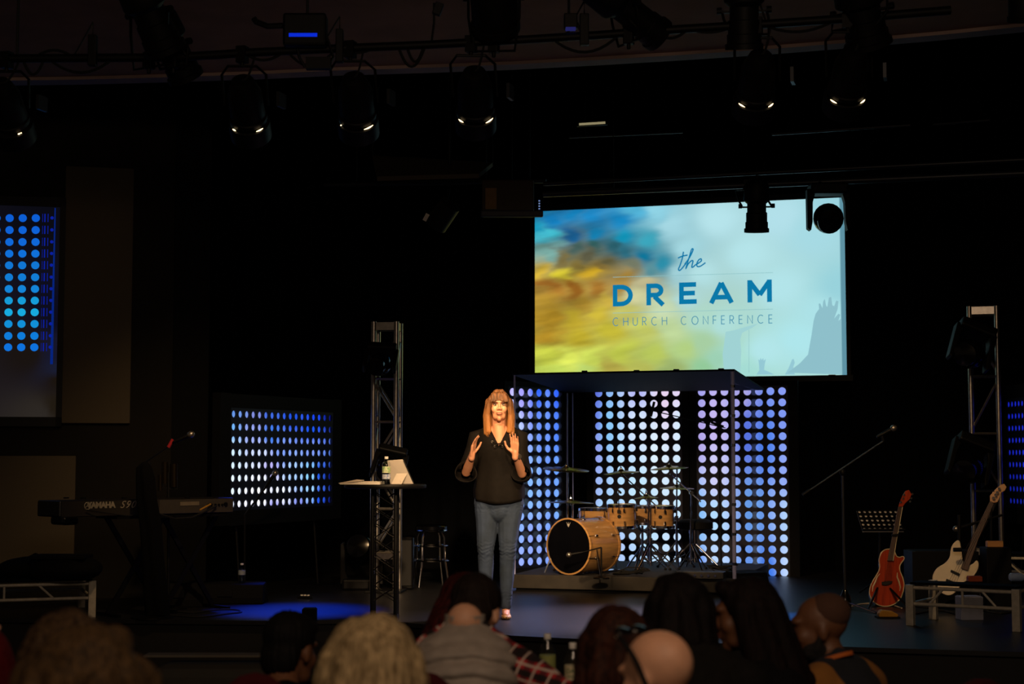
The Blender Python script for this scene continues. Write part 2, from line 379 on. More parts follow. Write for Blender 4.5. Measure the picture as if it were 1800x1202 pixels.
# ================================================================ SCREENS
# projection screen behind the stage
sr = on_y(1489, 659, YB + .25); YS = YB + .25
sl = on_y(941, 656, YS); SW = sr.x - sl.x; sz0 = (on_y(1489, 659, YS).z); sz1 = on_y(1489, 347, YS).z; SH = sz1 - sz0
t = thing('projection_screen', 'large lit projection screen with cloudy yellow and blue conference slide', 'screen', (sl.x + SW / 2, YS, sz0))
O = Vector((sl.x, YS, sz0))
def fbm(x, y, s=0.): return noise.fractal(Vector((x, y, s)), 1.0, 2.1, 5)
sam = idw([(0, 1, '#0d6a9a'), (.06, .93, '#1273ad'), (.12, .97, '#1479b0'), (.2, .95, '#1c82bd'), (.28, .93, '#1683bd'), (.33, 1, '#4fb0d4'), (.4, .97, '#8fd2e4'), (.02, .85, '#3fb2c4'), (.04, .75, '#77a8a0'), (.0, .9, '#1b93b5'),
     (.1, .83, '#1b5f92'), (.2, .85, '#1479a8'), (.3, .82, '#1296bb'), (.38, .8, '#3ba6bd'), (.36, .7, '#0d7396'), (.42, .66, '#2c8faa'), (.3, .74, '#2d6d80'), (.38, .62, '#56909a'), (.12, .77, '#45605c'), (.18, .73, '#5c5a44'), (.25, .69, '#66603f'), (.31, .66, '#6e7460'), (.1, .71, '#7a6c40'), (.2, .79, '#33605f'), (.27, .77, '#2a5f6c'), (.15, .68, '#7c6a34'), (.22, .66, '#86703a'),
     (.03, .64, '#cfae3c'), (.12, .62, '#dccb38'), (.2, .63, '#d0a82a'), (.3, .6, '#a8863e'), (.37, .56, '#c0b88c'), (.04, .55, '#a06a28'), (.12, .53, '#8c5a1e'), (.22, .52, '#a0702c'), (.3, .53, '#b08a40'), (.03, .46, '#b08c30'), (.15, .45, '#b08c32'), (.25, .46, '#c8ac44'), (.35, .48, '#cfcf9c'),
     (.03, .37, '#b08a28'), (.12, .36, '#bca430'), (.22, .38, '#c9b33a'), (.32, .38, '#c6c468'), (.42, .4, '#c8dcb4'), (.05, .27, '#b08a28'), (.14, .26, '#c2ae30'), (.25, .28, '#c4b838'), (.36, .28, '#c6cc66'), (.45, .27, '#c0d89c'), (.04, .14, '#c4cc48'), (.12, .13, '#d4de5a'), (.2, .12, '#cad85a'), (.3, .15, '#c6d050'), (.4, .14, '#b8c85c'), (.5, .16, '#b4d284'), (.55, .2, '#a8d0a4'),
     (.05, .03, '#b8cc58'), (.15, .04, '#bed66c'), (.25, .06, '#b4a84a'), (.35, .04, '#b4b858'), (.45, .04, '#9cb26c'), (.55, .05, '#94cc9c'), (.6, .1, '#9ed2b6'),
     (.46, .88, '#a8dce8'), (.5, .75, '#a4d8e2'), (.48, .6, '#a2d2da'), (.5, .45, '#b0dcdc'), (.55, .33, '#b0dccc'), (.62, .3, '#b0e0dc'), (.65, .1, '#aee4da'), (.68, .03, '#a6ded6'), (.6, .9, '#b8e6ee'), (.7, .7, '#b6e6ec'), (.8, .9, '#b4e2ec'), (.9, .8, '#a8dce6'), (.97, .95, '#9cd4e0'), (.99, .5, '#9ad4de'), (.8, .5, '#b4e6ec'), (.85, .2, '#b0e8ee'), (.75, .15, '#b4e8ec'), (.93, .35, '#aee4ea'), (.55, .6, '#b4e2e6')], 3.2)
def slide(s, t):
    if s > .985: return lin('#5f93a4')[:3]
    k = max(0, 1 - s / .55)
    dx = fbm(s * 5, t * 11, 1.) * .055 * (k + .15); dy = fbm(s * 4, t * 12, 5.) * .038 * (k + .1)
    c = sam(min(max(s + dx, 0), 1), min(max(t + dy, 0), 1))
    g = 1 + .45 * k * fbm(s * 5 + 3, t * 16 - s * 5, 9.)
    return [x * g for x in c]
picture_grid('projected_slide', O - Y * .012, X, Z, SW, SH, 230, 130, slide, emit_attr('slide_light', .98), t)
fm = M['black']
for c, d in (((SW / 2, 0, -.03), (SW + .12, .05, .06)), ((SW / 2, 0, SH + .03), (SW + .12, .05, .06))): MB().box(O + Vector(c), d).build('frame_rail', fm, t, world=True)
for sx in (.25, .75): MB().tube([O + Vector((SW * sx, .03, SH + .04)), O + Vector((SW * sx, .03, 9.2 - O.z))], .008).build('hanging_cable', fm, t, world=True)
fb = MB(); fb.box(O + Vector((-.03, 0, SH / 2)), (.06, .05, SH)); fb.box(O + Vector((SW + .02, 0, SH / 2)), (.04, .05, SH)); fb.box(O + Vector((SW / 2, .03, SH / 2)), (SW, .02, SH)); fb.build('backing', fm, t, world=True)
ink = emit('slide_ink', '#0a78a8', 1.0); ink2 = emit('slide_ink_thin', '#2b84a8', 1.0); inkl = emit('slide_rule', '#8cc0c4', 1.0)
def s2(px, py):                                     # a point of the slide
    p = on_y(px, py, YS); return ((p.x - O.x), (p.z - O.z))
def strokes(name, lines, w, m, off=.02, z=0.):
    """flat strokes on the slide plane; lines in slide metres"""
    mb = MB(); vs = []
    for ln in lines:
        pts = []
        for a, b in ln:
            q_ = Vector((a, b))
            if not pts or (q_ - pts[-1]).length > 1e-4: pts.append(q_)
        L_, R_ = [], []
        for i, p in enumerate(pts):
            d0 = (p - pts[i - 1]).normalized() if i else None; d1 = (pts[i + 1] - p).normalized() if i < len(pts) - 1 else None
            d0 = d0 or d1; d1 = d1 or d0; d = (d0 + d1)
            if d.length < 1e-5: d = d1
            d.normalize(); n = Vector((-d.y, d.x)); k = 1 / max(.5, n.dot(Vector((-d1.y, d1.x))))
            L_.append(p + n * w / 2 * k); R_.append(p - n * w / 2 * k)
        for i in range(len(pts) - 1):
            mb.quad(*[O + Vector((q.x, -off, q.y)) for q in (R_[i], R_[i + 1], L_[i + 1], L_[i])])
    return mb.build(name, m, t, world=True)
def arc(cx, cy, rx, ry, a0, a1, n=14): return [(cx + rx * math.cos(math.radians(a0 + (a1 - a0) * i / n)), cy + ry * math.sin(math.radians(a0 + (a1 - a0) * i / n))) for i in range(n + 1)]
GL = {  # unit-height glyph strokes, width listed first
 'C': (.92, [arc(.5, .5, .46, .5, 48, 312, 18)]), 'H': (.74, [[(0, 0), (0, 1)], [(.72, 0), (.72, 1)], [(0, .52), (.72, .52)]]),
 'U': (.72, [[(0, 1), (0, .33)] + arc(.35, .33, .35, .33, 180, 360, 10) + [(.7, 1)]]), 'R': (.62, [[(0, 0), (0, 1), (.3, 1)] + arc(.3, .74, .26, .26, 90, -90, 8) + [(0, .48)], [(.26, .48), (.6, 0)]]),
 'O': (1.0, [arc(.5, .5, .48, .5, 0, 360, 24)]), 'N': (.74, [[(0, 0), (0, 1), (.74, 0), (.74, 1)]]), 'F': (.5, [[(0, 0), (0, 1), (.5, 1)], [(0, .5), (.46, .5)]]),
 'E': (.52, [[(.52, 0), (0, 0), (0, 1), (.52, 1)], [(0, .52), (.48, .52)]])}
# the letters sit level on the slide in the photograph: baselines from its own points
bl0, bl1 = s2(1078, 573), s2(1358, 568); hc = s2(1078, 560)[1] - s2(1078, 574)[1]
word = 'CHURCH CONFERENCE'; ws = [GL[c][0] if c != ' ' else .62 for c in word]; tot = sum(ws) * hc * .8; gap = ((bl1[0] - bl0[0]) - tot) / (len(word) - 1)
x = bl0[0]; i0 = 0
for c, w_ in zip(word, ws):
    yb = bl0[1] + (bl1[1] - bl0[1]) * (x - bl0[0]) / (bl1[0] - bl0[0])
    if c != ' ': strokes('letter', [[(x + a * hc * .8, yb + b * hc) for a, b in l] for l in GL[c][1]], hc * .085, ink2)
    x += w_ * hc * .8 + gap
def quadletter(px0, px1, pyb, pyt, fn):
    a = s2(px0, pyb); b = s2(px1, pyt); w_, h_ = b[0] - a[0], b[1] - a[1]; k = h_ * .215
    ls = fn(w_, h_, k); strokes('letter', [[(a[0] + q[0], a[1] + q[1]) for q in l] for l in ls], k, ink)
e = 0
quadletter(1078, 1113, 539, 500, lambda w, h, k: [[(k / 2, 0), (k / 2, h)], [(0, h - k / 2), (w * .42, h - k / 2)] + arc(w * .42, h / 2, w * .58 - k / 2, h / 2 - k / 2, 90, -90, 14) + [(0, k / 2)]])
quadletter(1137, 1168, 537, 498, lambda w, h, k: [[(k / 2, 0), (k / 2, h)], [(0, h - k / 2), (w * .52, h - k / 2)] + arc(w * .52, h * .68, w * .44 - k / 2, h * .32 - k / 2, 90, -90, 10) + [(0, h * .36 + k / 2)], [(w * .45, h * .4), (w * .94, 0)]])
quadletter(1194.5, 1225, 535, 496, lambda w, h, k: [[(k / 2, 0), (k / 2, h)], [(0, h - k / 2), (w * .97, h - k / 2)], [(0, h / 2), (w * .9, h / 2)], [(0, k / 2), (w, k / 2)]])
quadletter(1247, 1290, 533.5, 494, lambda w, h, k: [[(k * .45, 0), (w * .5, h * .93)], [(w - k * .45, 0), (w * .5, h * .93)], [(w * .2, h * .27), (w * .8, h * .27)]])
quadletter(1314.5, 1357, 532, 491.5, lambda w, h, k: [[(k / 2, 0), (k / 2, h)], [(w - k / 2, 0), (w - k / 2, h)], [(k * .5, h * .93), (w / 2, h * .33)], [(w - k * .5, h * .93), (w / 2, h * .33)]])
# handwritten "the"
def scr(pts): return [s2(900 + a / 3, 330 + b / 3) for a, b in pts]
def smooth(pts, n=6):
    P = [Vector(p) for p in pts]; o = []
    for i in range(len(P) - 1):
        p0, p1, p2, p3 = P[max(i - 1, 0)], P[i], P[i + 1], P[min(i + 2, len(P) - 1)]
        for j in range(n):
            t_ = j / n; o.append(.5 * ((2 * p1) + (p2 - p0) * t_ + (2 * p0 - 5 * p1 + 4 * p2 - p3) * t_ * t_ + (3 * p1 - p0 - 3 * p2 + p3) * t_ ** 3))
    return [tuple(p) for p in o + [P[-1]]]
lw = s2(1206, 400)[0] - s2(1204.1, 400)[0]
lw *= 1.2
strokes('letter', [smooth(scr([(906, 338), (900, 372), (888, 410), (880, 430), (886, 437), (900, 424), (920, 398)])), smooth(scr([(877, 372), (900, 362), (928, 356)]))], lw, ink)
strokes('letter', [smooth(scr([(912, 405), (936, 372), (954, 336), (956, 323), (948, 328), (938, 362), (926, 400), (919, 426), (930, 404), (948, 386), (956, 388), (952, 406), (950, 420), (958, 418), (968, 408)]))], lw, ink)
strokes('letter', [smooth(scr([(968, 408), (986, 398), (1000, 386), (998, 376), (986, 382), (976, 402), (980, 416), (996, 414), (1022, 396)]))], lw, ink)
strokes('rule_line', [[s2(1078, 487.5), s2(1359, 479.5)]], lw * .35, inkl); strokes('rule_line', [[s2(1078, 550.5), s2(1359, 543.5)]], lw * .35, inkl)
strokes('rule_line', [[s2(1317, 580), s2(1317, 655)]], lw * .3, inkl)
# faint raised hands of the slide's crowd
def sil(pts, hexc, name='crowd_silhouette', off=.018):
    q = [s2(900 + a / 3, 330 + b / 3) for a, b in pts]; q = [(min(max(a, 0), SW * .985), min(max(b, 0), SH)) for a, b in q]
    me_v = [O + Vector((a, -off, b)) for a, b in q]; mb = MB(); mb.add(me_v, [tuple(range(len(me_v)))]); return mb.build(name, emit('sil', hexc, 1.0), t, world=True)
sil([(1455, 975), (1520, 925), (1562, 880), (1580, 780), (1592, 700), (1602, 665), (1620, 640), (1618, 612), (1626, 610), (1638, 636), (1642, 600), (1650, 586), (1658, 625), (1664, 628), (1672, 580), (1684, 576), (1690, 620), (1700, 625), (1710, 596), (1722, 598), (1718, 640), (1700, 690), (1722, 665), (1732, 670), (1722, 702), (1745, 690), (1760, 650), (1766, 700), (1755, 985)], '#8ebfca')
sil([(1120, 980), (1112, 880), (1128, 760), (1170, 752), (1205, 742), (1300, 715), (1270, 738), (1215, 765), (1205, 800), (1210, 860), (1205, 980)], '#a0d2d4', off=.015)
sil([(1304, 935), (1300, 905), (1308, 910), (1312, 896), (1318, 910), (1326, 897), (1328, 912), (1340, 903), (1334, 930), (1330, 960), (1350, 968), (1385, 985), (1290, 985), (1305, 962)], '#94c8d4', off=.016)
sil([(1460, 950), (1478, 905), (1486, 902), (1492, 922), (1484, 945), (1492, 985), (1440, 985)], '#94c8d4', off=.016)
MB().box(O + Vector((SW * .955, -.02, -.005)), (.07, .01, .02)).build('maker_plate', M['white'], t, world=True)

# video screen on the left wall (shows the stage camera picture)
L0 = on_w(0, 733, .05); ls1 = on_w(98, 733, .05); lt = on_w(98, 364, .05)
lx = (ls1 - L0); lx.z = 0; LW = lx.length; lx.normalize(); ext = 1.9
t = thing('video_screen', 'lit video screen showing blue glowing dots, cut off by the left border', 'screen', L0)
LO = ls1 - lx * (LW + ext); LO.z = ls1.z; LH = lt.z - ls1.z; TW = LW + ext
m_vid = emit_attr('video_light', 1.0)
vs_ = idw([(0, 1, '#0c0a10'), (1, 1, '#0a0a12'), (.5, .5, '#100c10'), (1, .5, '#0c0c1c'), (.9, .3, '#191310'), (1, .3, '#16162a'), (1, .22, '#191c30'), (.5, .27, '#17120f'), (1, .18, '#1a130c'), (.5, .1, '#1c1610'), (1, .05, '#1f1810'), (.95, .01, '#2b2622'), (0, 0, '#17120c'), (0, .5, '#0e0c10')], 4)
picture_grid('video_picture', LO, lx, Z, TW, LH, 60, 60, vs_, m_vid, t)
nrm = WNRM
fb = MB(); mt = Matrix((lx, -nrm, Z)).transposed()
fb.box(LO + lx * TW / 2 - Z * .04 - nrm * .01, (TW + .1, .05, .08), mt); fb.box(LO + lx * (TW + .025) + Z * LH / 2 - nrm * .01, (.05, .05, LH + .16), mt); fb.box(LO + lx * TW / 2 + Z * (LH + .04) - nrm * .01, (TW + .1, .05, .08), mt)
fb.box(LO + lx * TW / 2 + Z * LH / 2 - nrm * .03, (TW, .02, LH), mt); fb.build('frame', M['black'], t, world=True)
rows = [383, 404, 425, 445.5, 466, 487, 507.5, 528, 548.5, 569, 590, 610]
hexr = ['#0d5ed4', '#0f62d6', '#1068d8', '#1070da', '#1176d4', '#127cd4', '#1484d8', '#169cd8', '#18aade', '#1290d8', '#0f7cda', '#0f72dc']
dcol = [-52, -29, -6, 17, 40, 63]
mbs = {}
for ry, hx in zip(rows, hexr):
    mb = MB(); mb2 = MB()
    for cx in dcol:
        xx = cx - (ry - 383) * .012; p = on_w(xx, ry + .3, .056); q = on_w(xx + 7.2, ry, .056); r = (q - p).length
        mb.lathe([(r, 0), (r, .002)], p, nrm, 20)
    for cx, w in ((75, .6), (79, 1.6), (84.5, 1.0)):
        p = on_w(cx - (ry - 383) * .012, ry, .056); mb2.box(p, (w * .006, .002, .07), mt)
    p = on_w(91.5 - (ry - 383) * .014, ry, .056); mb2.lathe([(.014, 0), (.014, .002)], p, nrm, 12)
    mb.build('video_dots', emit('vdot', hx, 1.0), t, world=True)['kind'] = 'stuff'; mb2.build('video_streaks', emit('vst', '#0b1f9c', 1.0), t, world=True)['kind'] = 'stuff'
p = on_w(96, 365, .056); q = on_w(91, 600, .056)
MB().add([p + Z * 0, on_w(98, 366, .056), on_w(93, 640, .056), on_w(88, 640, .056)], [(0, 1, 2, 3)]).build('video_post', emit('vpost', '#0a2f9a', .6), t, world=True)

# ================================================================ DOTTED LIGHT PANELS
def dot_panel(label, P0, u, cols, rows, pu, pv, r, colf, mar=(.06, .06, .06, .06), group='dotted light panels', feet=None, cat='light panel', rim='matte', colours=None, strength=1.0, seg=16, gap=.035):
    """perforated black sheet, blue spill in its colour, in front of a glowing diffuser. P0 = centre of bottom-left hole (world)"""
    P0 = Vector(P0); u = Vector(u).normalized(); w = Vector((u.y, -u.x, 0)); v = Z
    t = thing('dotted_light_panel', label, cat, (P0.x, P0.y, P0.z - pv / 2 - mar[2]), 0, group)
    th = .012; mb = MB()
    for i in range(cols):
        for j in range(rows):
            c = P0 + u * (pu * i) + v * (pv * j); sq = []; ho = []
            for k in range(seg):
                a = 2 * PI * k / seg; ca, sa = math.cos(a), math.sin(a); m_ = max(abs(ca), abs(sa))
                sq.append(c + u * (ca / m_ * pu / 2) + v * (sa / m_ * pv / 2)); ho.append(c + u * (ca * r) + v * (sa * r))
            mb.add(sq + ho + [p - w * th for p in ho], [(k, (k + 1) % seg, seg + (k + 1) % seg, seg + k) for k in range(seg)] + [(seg + k, seg + (k + 1) % seg, 2 * seg + (k + 1) % seg, 2 * seg + k) for k in range(seg)])
    W_ = pu * cols; H_ = pv * rows; c0 = P0 - u * pu / 2 - v * pv / 2
    mb.build('perforated_sheet', M['sheet'], t, world=True)
    R_ = Matrix((u, -w, v)).transposed(); l, rr, b, tp = mar
    f = MB()
    f.box(c0 + u * (-l / 2) + v * H_ / 2 - w * .03, (l, .07, H_ + b + tp), R_); f.box(c0 + u * (W_ + rr / 2) + v * H_ / 2 - w * .03, (rr, .07, H_ + b + tp), R_)
    f.box(c0 + u * (W_ / 2) + v * (-b / 2) - w * .03, (W_, .07, b), R_); f.box(c0 + u * (W_ / 2) + v * (H_ + tp / 2) - w * .03, (W_, .07, tp), R_)
    f.build('frame', M[rim], t, world=True)
    MB().box(c0 + u * (W_ / 2) + v * (H_ / 2) - w * .075, (W_ + l + rr, .02, H_ + b + tp), R_).build('back_panel', M['matte'], t, world=True)
    picture_grid('glowing_diffuser', c0 - w * gap, u, v, W_, H_, cols * 4, rows * 4, colf, emit_attr('diffuser_light', strength), t)
    if feet:
        for fx in feet:
            q = c0 + u * (W_ * fx) - v * b; g = MB(); g.cyl((q.x, q.y, STAGE), q - w * .05, .012, n=8)
            g.build('stand_pole', M['black'], t, world=True)
            MB().box((q.x, q.y, STAGE + .006), (.3, .3, .012), R_).build('foot_plate', M['black'], t, world=True)
    return t
# behind the drums: pitch read on the plane YB
r0 = on_y(1236, 1006, YB); r1 = on_y(1378.5, 1006, YB); PU = (r1.x - r0.x) / 7
PVv = (on_y(1376, 687.3, YB).z - on_y(1379, 1006.3, YB).z) / 16; RD = PU * .335
zb = on_y(1379, 1006.3, YB).z
kR = idw([(0, 1, '#a8a4ee'), (.5, 1, '#b8b0f0'), (1, 1, '#8a9cf4'), (.2, .8, '#cdbcf2'), (0, .75, '#b8a8e8'), (.55, .75, '#5c78e8'), (1, .8, '#7f98f2'), (.75, .7, '#4f82ee'), (.2, .55, '#d6d2f8'), (1, .55, '#92a8f4'), (.2, .3, '#b8e0ff'), (0, .3, '#8cc4fa'), (.6, .35, '#6ca4ee'), (1, .3, '#b4d4fc'), (.2, .1, '#c2dcff'), (1, .05, '#c0d8ff'), (.6, .1, '#70a0f4'), (0, 0, '#6a96f0'), (.75, 0, '#3c78ea')], 3)
kM = idw([(0, 1, '#5c6cd8'), (.5, 1, '#b8b8f4'), (1, 1, '#ecd6f4'), (.8, .95, '#efd8f0'), (0, .85, '#6e86ea'), (.15, .8, '#8ecdf8'), (.5, .8, '#dcecff'), (1, .8, '#dcf2ff'), (0, .65, '#98a4ee'), (.3, .6, '#bde4ff'), (.7, .65, '#e4f6ff'), (.5, .45, '#c8ecff'), (0, .45, '#a4bcf4'), (1, .45, '#d2f0ff'), (.1, .3, '#b4e0ff'), (.6, .3, '#c4e8ff'), (.3, .1, '#b6d2fc'), (1, .1, '#cae2ff'), (0, 0, '#8fb2f8')], 3)
kL = idw([(0, 1, '#b4a0ea'), (.3, .95, '#a49cec'), (.6, 1, '#2f62e8'), (1, 1, '#2a5ce6'), (.2, .8, '#c4d4ff'), (.7, .8, '#6c90f0'), (1, .75, '#4c7cee'), (.2, .6, '#9cc0fa'), (1, .55, '#6a9cf4'), (.5, .4, '#88b8fa'), (1, .3, '#78a8f4'), (.2, .25, '#88b0fa'), (.5, .15, '#90a4f2'), (1, .1, '#7c94ee'), (.2, 0, '#9cacf6')], 3)
dot_panel('tall dotted panel of white dots half hidden by the shield, beside the guitars', (r0.x, YB, zb), X, 8, 17, PU, PVv, RD, kR, (.07, .1, .05, .05), seg=24)
m0 = on_y(1053.5, 1006, YB)
dot_panel('tall dotted panel of white dots directly behind the drum kit', (m0.x, YB, zb), X, 8, 17, PU, PVv, RD, kM, (.07, .07, .05, .05), seg=24)
lp = at(979, 975, 16.3); ang = math.radians(-34)
ul = Vector((math.cos(ang), math.sin(ang), 0)); ul = Vector((math.cos(math.radians(57)), math.sin(math.radians(57)), 0))
dot_panel('tall angled dotted panel of blue dots behind the presenter and shield corner', Vector((lp.x, lp.y, zb + .12)) - ul * PU * 5, ul, 6, 16, PU, PVv * .985, RD, kL, (.05, .07, .05, .05), seg=24, strength=1.25)
# angled panel between keyboard and high table
A_ = at(409.5, 886, 13.9); B_ = at(580, 886, 15.35); B_.z = A_.z; uu = (B_ - A_); pw = uu.length / 16; A_.z = at(407, 886, 13.9).z
pvl = (at(411, 731.5, 13.9).z - at(407, 890, 13.9).z) / 7
kA = idw([(0, 1, '#3c86dc'), (.1, .95, '#6c92dc'), (.25, .9, '#7c88d4'), (.4, .95, '#3c66d8'), (.6, .95, '#1f50da'), (.85, .95, '#1a44e0'), (1, .95, '#0c1470'), (0, .8, '#70b4f4'), (.25, .75, '#98a8ec'), (.4, .75, '#3c78e4'), (.8, .8, '#1c54e4'), (0, .55, '#d0ecff'), (.3, .55, '#d0dcff'), (.5, .55, '#7c9cf0'), (.8, .6, '#7c98ee'), (0, .3, '#e4f6ff'), (.3, .3, '#f0f6ff'), (.4, .4, '#b4acec'), (.6, .35, '#a8ccff'), (.8, .35, '#8cd0fa'), (.88, .35, '#1e54dc'), (1, .3, '#0e1c80'), (.3, .15, '#ffffff'), (.5, .15, '#eef4ff'), (.8, .15, '#9cd0ff'), (.88, .1, '#1c50e0'), (1, 0, '#0c1c7c'), (.2, 0, '#f0f0ff'), (.45, 0, '#a4a4f0'), (.7, 0, '#8490ea')], 4)
dot_panel('small blue and white dotted panel on stand poles, between keyboard and high table', A_, uu, 17, 8, pw, pvl, pw * .31, kA, (.16, .14, .13, .12), feet=(.1, .85), strength=1.1)
# steeply turned one beyond the right tower
A2 = at(1776, 880, 15.7); B2 = A2 + (RT * .1 - FH * 1.2)
kE = idw([(0, 1, '#1826c8'), (1, 1, '#2434e0'), (0, 0, '#1420a0'), (1, 0, '#141c90'), (.5, .5, '#2030d8')])
u2 = B2 - A2; dot_panel('steeply turned blue dotted panel beyond the right truss tower', A2, u2, 15, 9, .082, .118, .03, kE, (.05, .1, .16, .12), gap=.014, feet=(.2, .8), rim='matte')
# ================================================================ RIGGING
def pipe_pts(): return [(-260, 108, 9.55), (0, 103, 9.55), (300, 101, 9.55), (450, 92, 9.52), (600, 85, 9.5), (750, 79, 9.48), (900, 71, 9.45), (1050, 62, 9.4), (1200, 51, 9.35), (1350, 42, 9.3), (1500, 32, 9.25), (1671, 18, 9.2)]
PP = [at(*p) for p in pipe_pts()]
def pipe_at(px):
    q = pipe_pts()
    for a, b in zip(q, q[1:]):
        if a[0] <= px <= b[0]:
            k = (px - a[0]) / (b[0] - a[0]); return at(px, a[1] + (b[1] - a[1]) * k, a[2] + (b[2] - a[2]) * k)
    return PP[-1]
t = thing('lighting_pipe', 'long black curved lighting pipe hung below the pale ceiling', 'pipe', pipe_at(700))
MB().tube(PP, .026, 10).build('pipe', M['black'], t, world=True, smooth=True)
for px in (30, 540, 1000, 1560):
    p = pipe_at(px); MB().tube([p, Vector((p.x, p.y, ZC))], .008, 6).build('hanger_rod', M['black'], t, world=True)
# cables strapped along the pipe
def sag(a, b, drop, n=10):
    a, b = Vector(a), Vector(b); return [a.lerp(b, i / n) - Z * drop * 4 * (i / n) * (1 - i / n) for i in range(n + 1)]
for a, b, d in ((60, 130, -.05), (40, 78, .10), (85, 200, .09), (330, 430, .02), (430, 500, .05), (505, 590, .10), (600, 660, .03), (700, 748, .13), (715, 745, .10), (800, 900, -.03), (970, 1090, .10), (1100, 1190, -.03), (1150, 1210, .05), (1210, 1290, .03), (1340, 1470, .06)):
    MB().tube(sag(pipe_at(a), pipe_at(b), d), .009, 6).build('cable', M['rubber'], t, world=True)
def spotlight(label, hang, centre, aim, L=.42, R=.085, steps=True, shut=False, group='stage spotlights on the ceiling pipe', name='stage_spotlight', cat='spotlight', knobs=True):
    """hang: point on a pipe; centre: middle of the barrel; aim: direction of its lens"""
    hang, centre, aim = Vector(hang), Vector(centre), Vector(aim).normalized()
    t = thing(name, label, cat, hang, 0, group)
    side = aim.cross(Z); side = side.normalized() if side.length > .1 else RT.copy()
    if steps: pr = [(.03, -L / 2), (R * .75, -L / 2 + .015), (R * .95, -L * .38), (R * 1.0, -L * .12), (R * .98, -L * .1), (R * .72, -L * .04), (R * .72, L * .12), (R * .8, L * .13), (R * .8, L * .3), (R * .86, L * .31), (R * .86, L * .42), (R * .95, L * .43), (R * .95, L / 2), (R * .8, L / 2), (R * .78, L * .47)]
    else: pr = [(.03, -L / 2), (R * .8, -L / 2 + .02), (R, -L * .3), (R, L * .4), (R * 1.08, L * .41), (R * 1.08, L / 2), (R * .95, L / 2), (R * .93, L * .45)]
    MB().lathe(pr, centre, aim, 24).build('barrel', M['black'], t, world=True, smooth=True, sharp=30)
    MB().lathe([(R * .76, L * .465), (R * .7, L * .475), (R * .3, L * .49), (.001, L * .493)], centre, aim, 20).build('lens', M['gloss'], t, world=True, smooth=True)
    top = hang - Z * .06; a, b = centre + side * (R + .012), centre - side * (R + .012)
    MB().tube([a, a + (top - centre) * .35, top + side * R * .9, top - side * R * .9, b + (top - centre) * .35, b], .009, 6).build('yoke', M['black'], t, world=True)
    for q, s_ in ((a, 1), (b, -1)): MB().cyl(q, q + side * s_ * .03, .02, n=10).build('knob', M['black'], t, world=True)
    MB().box(hang - Z * .02, (.06, .06, .1)).cyl(hang - Z * .06, hang - Z * .1, .012).build('clamp', M['black'], t, world=True, bevel=.006)
    if steps and knobs: MB().beam(centre + aim * L * .02 - side * R * 1.2, centre + aim * L * .02 + side * R * 1.2, .02, .012).build('shutter_handle', M['black'], t, world=True)
    if steps: MB().tube([centre - aim * L * .45, centre - aim * L * .6 + Z * .05, hang + side * .1], .007, 6).build('power_cord', M['rubber'], t, world=True)
    return t
def cdir(ax, ay, az): return (RT * ax + Z * ay + FH * az)        # right, up, away
def mount_arm(a, b, t_, name='mount_arm'): MB().tube([a, b], .012, 8).build(name, M['black'], t_, world=True)
spotlight('big black stepped spotlight tilted down, highest and furthest left on the pipe', pipe_at(262), at(262, 22, 9.3), cdir(.35, -.9, .6), .50, .135)
spotlight('black spotlight pointing down below the pipe, under the highest left one', pipe_at(305), at(300, 78, 9.6), cdir(.33, -.8, .55), .46, .12)
spotlight('round black spotlight cut off by the top border, centre of the pipe', pipe_at(868), at(868, -4, 9.3), cdir(.05, -.9, .9), .42, .14, steps=False)
spotlight('long black spotlight slanting down to the right, above the projection screen left edge', pipe_at(1105), at(1095, 14, 9.3), cdir(.8, -.45, .5), .60, .115)
spotlight('upright black spotlight crossing the pipe, above the screen middle', pipe_at(1318), at(1308, 18, 9.3), cdir(.03, -.95, .25), .46, .12)
spotlight('bulky black spotlight at the right end of the pipe', pipe_at(1500), at(1515, 18, 9.25), cdir(.25, -.8, .4), .44, .15)
spotlight('black spotlight fragment in the top right corner', at(1800, -30, 9.3), at(1800, -8, 9.3), cdir(.1, -.9, .4), .3, .09, steps=False)
